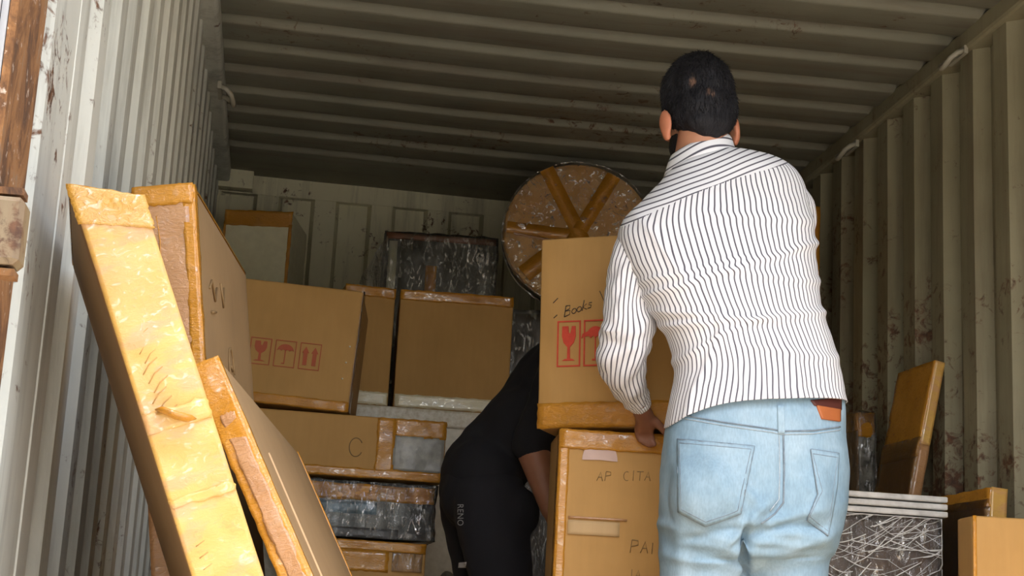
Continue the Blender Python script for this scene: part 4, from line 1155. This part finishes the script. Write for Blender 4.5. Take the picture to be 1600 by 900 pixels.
seam('waistband_seam', [(1062, 653), (1130, 665), (1207, 676), (1222, 679), (1270, 678), (1312, 672)], STITCH_L, .0012)
seam('centre_seam', [(1224, 680), (1225, 733), (1224, 785), (1210, 803), (1189, 818)], STITCH, .0020)
seam('centre_seam', [(1217, 680), (1218, 733), (1217, 780), (1203, 798)], STITCH_L, .0014)
appliq('belt_loop', [(1214, 634), (1224, 634), (1225, 678), (1215, 678)], DENIM, .006, 5)
appliq('leather_patch', [(1275, 634), (1311, 640), (1311, 659), (1283, 655)], m_plain('tan_leather', (0.42, 0.13, 0.035), .55, c2=(0.34, .10, .03)), .005, 6)
appliq('belt', [(1266, 626), (1313, 622), (1313, 641), (1272, 634)], m_plain('brown_belt', (0.09, 0.022, 0.016), .5), .004, 6)
for cx in (1096, 1228):
    p = at(cx, 900, 3.37); m_ = MB()
    m_.cap((p.x, 3.36, .05), .042, (p.x, 3.55, .038), .036, 20)
    sm_ = remesh(m_, .006, 4); 
    for q in sm_.vertices: q.co.z = max(q.co.z, .012)
    sm_.transform(Matrix.Translation(-MO)); so = mko('shoe', sm_, m_plain('shoe_leather', (.06, .035, .02), .5), man, True)
    m_ = MB(); m_.box((p.x - .045 - MO.x, 3.315 - MO.y, 0.0), (p.x + .045 - MO.x, 3.585 - MO.y, .016)); m_.build('sole', BLACK, so)

# --- body: head, neck, trunk, arms, hands in one surface
def m_skin(name, c1, c2):
    m, nt, b = nmat(name)
    nt.links.new(ramp(nt, tnoise(nt, 14, coords(nt), 4), [(.3, c1), (.7, c2)]), b.inputs['Base Color'])
    b.inputs['Roughness'].default_value = .5; b.inputs['Subsurface Weight'].default_value = .12; b.inputs['Subsurface Radius'].default_value = (.01, .004, .002)
    b.inputs['Subsurface Scale'].default_value = .5
    bump(nt, b, tnoise(nt, 180, coords(nt), 2), .08, .001); return m
SKIN = m_skin('skin', (0.40, 0.185, 0.105), (0.47, 0.225, 0.13))
SKIN_SHADE = m_skin('shaded_hand_skin', (0.22, 0.095, 0.055), (0.27, 0.12, 0.07))  # darker copy of the skin: shade on the hands put into colour
top = at(1081, 91, 3.46)
HR = Matrix.Rotation(math.radians(7), 3, 'Z') @ Matrix.Rotation(math.radians(-4), 3, 'Y') @ Matrix.Rotation(math.radians(-12), 3, 'X')
HS = 1.06
HO = top - HR @ Vector((0, -.005, .134))
def H(x_, y_, z_): return HO + HR @ Vector((x_, y_, z_)) * HS
mb = MB()
mb.ball(H(0, 0, .020), (.0745, .095, .100), HR, 32, 22)
mb.ball(H(0, .034, -.048), (.057, .062, .072), HR, 28, 18)
mb.ball(H(0, .078, -.100), (.024, .020, .018), HR)
mb.cap(H(0, .094, .005), .008, H(0, .108, -.032), .013)
for sx in (-1, 1):
    mb.ball(H(sx * .013, .100, -.036), (.010, .010, .008), HR)
    mb.ball(H(sx * .030, .086, .022), (.022, .012, .008), HR)      # brow
    mb.ball(H(sx * .040, .068, -.028), (.022, .022, .018), HR)     # cheek
mb.ball(H(0, .094, -.060), (.022, .010, .006), HR); mb.ball(H(0, .092, -.070), (.019, .010, .006), HR)
nb = (cl + cr) / 2 + Vector((0, .005, -.035))
mb.cap(H(0, -.018, -.055), .056, nb, .062, 28)
mb.ball(H(0, -.03, -.04), (.056, .05, .07), HR)
for sx in (-1, 1):   # ears: rim, bowl, lobe
    er = HR @ Matrix.Rotation(math.radians(-sx * 24), 3, 'Z')
    mb.ball(H(sx * .0825, -.006, -.044), (.0085, .020, .035), er, 20, 14)
    mb.ball(H(sx * .0755, .004, -.044), (.009, .013, .026), er, 16, 10)
    mb.ball(H(sx * .0795, .001, -.073), (.008, .011, .013), er, 16, 10)
ts, _ = sections(TORSO[1:], 30); mb.loft([ringpts(s_, 40, 2.1, .022) for s_ in ts])
hs, _ = sections(HIPS[:5], 10); mb.loft([ringpts(s_, 40, 2.2, .03) for s_ in hs])
for cx, c2 in ((1101, 1095), (1230, 1226)):
    a = at(cx, 815, 3.365); b_ = at(c2, 900, 3.37); kn = Vector(((a.x + b_.x) / 2, 3.38, .42)); an = Vector((b_.x, 3.385, .085))
    mb.cap(a, .055, kn, .048); mb.cap(kn, .048, an, .034); mb.cap(an, .034, an + Vector((0, .12, -.045)), .026)
def armcaps(pts, rs):
    for i in range(len(pts) - 1): mb.cap(pts[i], rs[i], pts[i + 1], rs[i + 1])
wr = at(1002, 640, 3.615)
armcaps([at(1020, 360, 3.41), at(985, 440, 3.42), at(980, 525, 3.455), at(984, 590, 3.54), wr], [.045, .04, .038, .034, .0225])
armcaps([sh, sh.lerp(el, .5), el, el.lerp(rh, .5), el.lerp(rh, .82)], [.045, .042, .038, .034, .024])
body_mb = mb
# left hand resting on the carton edge
pal = at(1009, 662, 3.655)
mb.cap(wr, .0225, at(1008, 652, 3.64), .022); mb.cap(at(1004, 655, 3.642), .018, at(1003, 668, 3.665), .014); mb.cap(at(1012, 656, 3.64), .018, at(1014, 669, 3.665), .014)
fing = [[(1013, 666, 3.66), (1017, 678, 3.672), (1020, 688, 3.674), (1023, 695, 3.670)], [(1007, 668, 3.665), (1009, 681, 3.680), (1012, 691, 3.682), (1015, 697, 3.678)],
        [(1001, 668, 3.668), (1002, 680, 3.684), (1004, 688, 3.686), (1007, 694, 3.682)], [(995, 665, 3.668), (995, 675, 3.682), (996, 682, 3.684), (999, 688, 3.682)]]
for fg, r0 in zip(fing, (.0080, .0082, .0080, .0072)):
    P = [at(*q) for q in fg]
    for i in range(3): mb.cap(P[i], r0 * (1 - .07 * i), P[i + 1], r0 * (1 - .07 * (i + 1)), 12)
P = [at(1013, 650, 3.640), at(1027, 661, 3.638), at(1036, 671, 3.642), at(1043, 680, 3.648)]
for i in range(3): mb.cap(P[i], (.0115, .0105, .0095)[i], P[i + 1], (.0105, .0095, .0085)[i], 12)
# right hand flat against the far side of the carton
HX = HM.to_3x3()
def B_(x_, y_, z_): return HM @ Vector((hw_ / 2 + x_, y_, z_))
mb.cap(el.lerp(rh, .8), .024, B_(.026, -.075, .13), .022); mb.cap(B_(.024, -.07, .15), .017, B_(.018, -.02, .16), .013); mb.cap(B_(.024, -.07, .12), .017, B_(.018, -.02, .12), .013)
for k in range(4):
    z_ = .168 - .019 * k; L_ = (.062, .072, .068, .052)[k]
    a = B_(.017, -.02, z_); b2 = B_(.014, -.02 + L_ * .5, z_ + .002); c2 = B_(.012, -.02 + L_, z_)
    mb.cap(a, .0088, b2, .0082, 12); mb.cap(b2, .0082, c2, .0074, 12)
a, b2, c2 = B_(.024, -.075, .165), B_(.018, -.055, .195), B_(.014, -.030, .212)
mb.cap(a, .011, b2, .010, 12); mb.cap(b2, .010, c2, .0085, 12)
bmsh = remesh(mb, .0052, 4, .45)
bmsh.transform(Matrix.Translation(-MO)); bo = mko('body', bmsh, SKIN, man, True)
bmsh.materials.append(SKIN_SHADE); bmsh.materials.append(m_skin('lit_ear_skin', (0.52, 0.19, 0.10), (0.58, 0.225, 0.125)))  # ear skin is redder and brighter, a lit look put into its colour
ears = [H(sx * .0825, -.006, -.046) for sx in (-1, 1)]
for p in bmsh.polygons:
    c = p.center + MO
    if min((c - e_).length for e_ in ears) < .040 and abs((HR.transposed() @ (c - HO)).x) > .078: p.material_index = 2
    elif (c - wr).length < .13 and c.z < wr.z + .02 or (c - rh).length < .16: p.material_index = 1
bo['label'] = 'light brown skin at neck, ears and hands'
# eyes
for sx in (-1, 1):
    m_ = MB(); m_.ball(H(sx * .030, .084, .004) - MO, .0105, None, 16, 10); m_.build('eye', m_plain('eye_white', (.75, .72, .68), .2), man, True)
# hair
mb = MB()
mb.ball(H(0, -.010, .026), (.0835, .098, .105), HR, 40, 26)
mb.ball(H(0, -.034, -.020), (.0780, .070, .078), HR, 32, 20)
mb.ball(H(0, -.052, -.062), (.058, .040, .048), HR, 28, 16)
mb.ball(H(0, .028, .075), (.064, .052, .046), HR, 24, 16)
hm = remesh(mb, .005, 8)
Hinv = HR.transposed()
bm = bmesh.new(); bm.from_mesh(hm); bm.normal_update()
for q in bm.verts:
    l = Hinv @ (q.co - HO)
    k = .0035 * noise.noise(Vector((l.x * 30, l.y * 30, l.z * 14))) + .0022 * noise.noise(Vector((l.x * 75, l.y * 75, l.z * 30)))
    k += -.007 * max(0, min(1, (-l.z - .075) / .03))
    q.co += q.normal * k
bm.to_mesh(hm); bm.free()
def m_hair(spots):
    m, nt, b = nmat('black_hair')
    f_ = tnoise(nt, 55, coords(nt, (1, 1, .35)), 5, .7)
    col = ramp(nt, f_, [(.3, (.003, .003, .005)), (.7, (.012, .012, .015))])
    t_ = N(nt, 'ShaderNodeTexCoord')
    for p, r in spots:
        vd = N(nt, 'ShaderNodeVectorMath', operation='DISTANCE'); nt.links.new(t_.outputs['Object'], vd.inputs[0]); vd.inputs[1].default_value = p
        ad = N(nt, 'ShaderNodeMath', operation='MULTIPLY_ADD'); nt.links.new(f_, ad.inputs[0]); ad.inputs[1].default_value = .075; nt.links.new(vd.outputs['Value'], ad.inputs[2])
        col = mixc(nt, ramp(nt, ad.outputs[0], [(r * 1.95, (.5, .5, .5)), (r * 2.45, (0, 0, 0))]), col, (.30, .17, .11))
    nt.links.new(col, b.inputs['Base Color']); b.inputs['Roughness'].default_value = .6; b.inputs['Specular IOR Level'].default_value = .3
    bump(nt, b, f_, .9, .008); return m
hm.transform(Matrix.Translation(-MO))
bm = bmesh.new(); bm.from_mesh(hm); hb = BVHTree.FromBMesh(bm); bm.free()
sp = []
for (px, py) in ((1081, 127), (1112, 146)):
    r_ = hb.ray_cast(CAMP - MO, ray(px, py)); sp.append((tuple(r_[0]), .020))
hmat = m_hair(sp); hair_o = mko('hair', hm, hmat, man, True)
random.seed(11); mb = MB()
up_ = HR @ Vector((0, 0, 1)); crown = HO - MO + HR @ Vector((0, -.04, .10))
for q in random.sample(list(hm.vertices), min(5200, len(hm.vertices))):
    nn = q.normal.copy(); a = (q.co - crown); a = a - nn * a.dot(nn)
    if a.length < 1e-4: continue
    l = Hinv @ (q.co + MO - HO)
    if l.z < -.06: continue
    dr = (nn * random.uniform(.15, .55) + a.normalized() * random.uniform(.6, 1.0) + Vector((random.uniform(-.3, .3), random.uniform(-.3, .3), random.uniform(-.3, .3)))).normalized()
    L_ = random.uniform(.007, .014); sx = dr.cross(nn).normalized() * .0011; b0 = q.co - nn * .001
    mb.add([b0 + sx, b0 - sx, b0 + nn * .0016, b0 + dr * L_], [(0, 1, 3), (1, 2, 3), (2, 0, 3)])
hs_ = mb.build('hair_strands', hmat, hair_o); hs_['kind'] = 'stuff'
mb = MB(); mb.ball(H(0, .038, -.070), (.061, .064, .056), HR, 28, 18); mb.ball(H(0, .078, -.100), (.030, .026, .024), HR)
bd = remesh(mb, .005, 4); bd.transform(Matrix.Translation(-MO)); mko('beard', bd, m_hair([]), man, True)

# ------------------------------------------------------------------ the worker in black
Yk = 4.45
pv = at(752, 765, Yk); ko = Vector((pv.x, Yk, 0))
wk = empty('person', Matrix.Translation(ko))
tag(wk, 'worker in black clothes bending down behind the lifted carton', 'person')
def K(px, py, dY=0.0): return at(px, py, Yk + dY)
neck = K(905, 560); chest = K(868, 600); mid = K(812, 672); pel = K(752, 765)
BCL = m_plain('black_cotton', (0.005, 0.005, 0.008), .9, c2=(0.003, 0.003, 0.005), scale=12, bs=.2)
BCL2 = m_plain('black_trousers', (0.006, 0.006, 0.009), .9, c2=(0.004, 0.004, 0.006), scale=10, bs=.2)
def drape(mesh, amp, seed):
    bm = bmesh.new(); bm.from_mesh(mesh); bm.normal_update()
    for q in bm.verts: q.co += q.normal * (amp * noise.noise(q.co * 9 + Vector((seed, 0, 0))) + amp * .5 * noise.noise(q.co * 22))
    bm.to_mesh(mesh); B = BVHTree.FromBMesh(bm); bm.free(); return B
# T-shirt
mb = MB()
R_ = Matrix.Rotation(math.radians(-38), 3, 'Y')
mb.ball(chest, (.115, .185, .16), Matrix.Rotation(math.radians(33), 3, 'Y'), 28, 20)
mb.ball(mid, (.118, .165, .17), Matrix.Rotation(math.radians(33), 3, 'Y'), 28, 20)
mb.ball(pel + Vector((.0, 0, .035)), (.115, .17, .12), None, 28, 20)
mb.cap(chest, .12, mid, .115, 24); mb.cap(mid, .115, pel + Vector((0, 0, .05)), .115, 24)
s1 = chest + Vector((-.01, -.16, .0)); e1 = K(832, 700, -.20); s2 = chest + Vector((0, .16, 0)); e2 = K(860, 720, .22)
mb.cap(s1, .072, s1.lerp(e1, .6), .062, 20); mb.cap(s1.lerp(e1, .6), .062, s1.lerp(e1, .98), .056, 20)
mb.cap(s2, .070, s2.lerp(e2, .9), .055, 20)
sm_ = remesh(mb, .008, 10); drape(sm_, .008, 3)
sm_.transform(Matrix.Translation(-ko)); mko('black_shirt', sm_, BCL, wk, True)
# trousers
mb = MB()
mb.ball(pel, (.118, .165, .135), None, 28, 20)
kn1 = K(806, 905, -.12); kn1.z = .44; an1 = Vector((K(762, 900).x, Yk - .10, .08)); h1 = pel + Vector((.01, -.085, -.03))
kn2 = K(775, 905, .10); kn2.z = .46; an2 = Vector((K(728, 900).x, Yk + .10, .08)); h2 = pel + Vector((-.005, .085, -.03))
for h, k_, a in ((h1, kn1, an1), (h2, kn2, an2)):
    mb.cap(h, .102, k_, .076, 24); mb.cap(k_, .076, a, .058, 20)
mb.cap(h1 + Vector((.03, 0, -.02)), .10, K(800, 800, -.10), .075, 20)
tm = remesh(mb, .008, 8); kb = drape(tm, .007, 8)
tm.transform(Matrix.Translation(-ko)); mko('black_trousers', tm, BCL2, wk, True)
# body
mb = MB()
hd = K(955, 575, -.02)
HK = Matrix.Rotation(math.radians(-75), 3, 'Z') @ Matrix.Rotation(math.radians(-50), 3, 'X')
mb.ball(hd, (.075, .095, .105), HK, 28, 18); mb.ball(hd + HK @ Vector((0, .045, -.055)), (.055, .055, .065), HK)
mb.cap(hd + HK @ Vector((0, .095, 0)), .009, hd + HK @ Vector((0, .108, -.03)), .013)
mb.ball(hd + HK @ Vector((0, .095, -.065)), (.022, .010, .009), HK)
for sx in (-1, 1): mb.ball(hd + HK @ Vector((sx * .076, 0, -.015)), (.009, .018, .030), HK)
mb.cap(hd + HK @ Vector((0, -.02, -.06)), .052, chest + (neck - chest) * .4, .058)
mb.cap(chest, .085, mid, .085); mb.cap(mid, .085, pel, .09)
for h, k_, a in ((h1, kn1, an1), (h2, kn2, an2)): mb.cap(h, .075, k_, .052); mb.cap(k_, .052, a, .036); mb.cap(a, .034, a + Vector((.12, 0, -.045)), .026)
w1 = K(862, 796, -.22); w2 = K(905, 790, .2)
mb.cap(s1, .05, e1, .044); mb.cap(e1, .047, w1, .030); mb.cap(s2, .05, e2, .044); mb.cap(e2, .044, w2, .027)
for (w_p, dr) in ((w1, Vector((.05, .0, -.10))), (w2, Vector((.06, 0, -.09)))):
    dn = dr.normalized(); sd_ = dn.cross(Vector((0, 1, 0))).normalized(); ac = Vector((0, 1, 0))
    k0 = w_p + dn * .075
    mb.cap(w_p, .026, w_p + dn * .05, .028)
    for q in range(4):
        o_ = ac * (.026 - .0175 * q); L_ = (.055, .066, .062, .048)[q]
        mb.cap(w_p + dn * .04 + o_ * .8, .014, k0 + o_, .0105, 12)
        m1 = k0 + o_ + dn * L_ * .55; mb.cap(k0 + o_, .0095, m1, .0088, 12); mb.cap(m1, .0088, m1 + (dn + Vector((-.5, 0, -.1))).normalized() * L_ * .5, .008, 12)
    a = w_p + dn * .03 + ac * .024; b2 = a + ac * .025 + dn * .028; mb.cap(a, .012, b2, .0105, 12); mb.cap(b2, .0105, b2 + dn * .03 + ac * .004, .009, 12)
wm = remesh(mb, .0055, 4, .45); wm.transform(Matrix.Translation(-ko))
mko('body', wm, m_skin('worker_skin', (0.26, 0.115, 0.06), (0.32, 0.145, 0.08)), wk, True)
mb = MB(); mb.ball(hd + HK @ Vector((0, -.015, .02)), (.081, .096, .103), HK, 28, 18); hk = remesh(mb, .006, 4); drape(hk, .003, 1)
hk.transform(Matrix.Translation(-ko)); mko('hair', hk, m_hair([]), wk, True)
for a in (an1, an2):
    m_ = MB(); m_.cap(a + Vector((-.02, 0, -.03)), .042, a + Vector((.15, 0, -.045)), .034, 20); q = remesh(m_, .006, 3)
    for u_ in q.vertices: u_.co.z = max(u_.co.z, 0.0)
    q.transform(Matrix.Translation(-ko)); mko('shoe', q, BLACK, wk, True)
# lettering down the trouser leg and a small white tag
fc = bpy.data.curves.new('lettering', 'FONT'); fc.body = 'RENO'; fc.size = 1.0; fc.resolution_u = 3; fc.space_character = 1.05
fo = bpy.data.objects.new('tmp', fc); C.objects.link(fo); bpy.context.view_layer.update()
lm = bpy.data.meshes.new_from_object(fo.evaluated_get(bpy.context.evaluated_depsgraph_get())); bpy.data.objects.remove(fo)
bm = bmesh.new(); bm.from_mesh(lm); bmesh.ops.subdivide_edges(bm, edges=bm.edges[:], cuts=1); bm.to_mesh(lm); bm.free()
xs_ = [q.co.x for q in lm.vertices]; x0_, x1_ = min(xs_), max(xs_)
for q in lm.vertices:
    a = (q.co.x - x0_) / (x1_ - x0_); px = 716 + q.co.y * 13.5; py = 788 + a * 33
    h = hit(px, py, kb); q.co = (h[0] + h[1] * .0025 - ko) if h else Vector((0, 0, .5))
lm.name = 'lettering'; mko('lettering', lm, m_plain('white_print', (.42, .42, .42), .7), wk)
appliq('white_tag', [(718, 879), (729, 878), (728, 887), (717, 887)], m_plain('white_tag', (.75, .75, .75), .7), .003, 3, kb, wk, ko, 3)
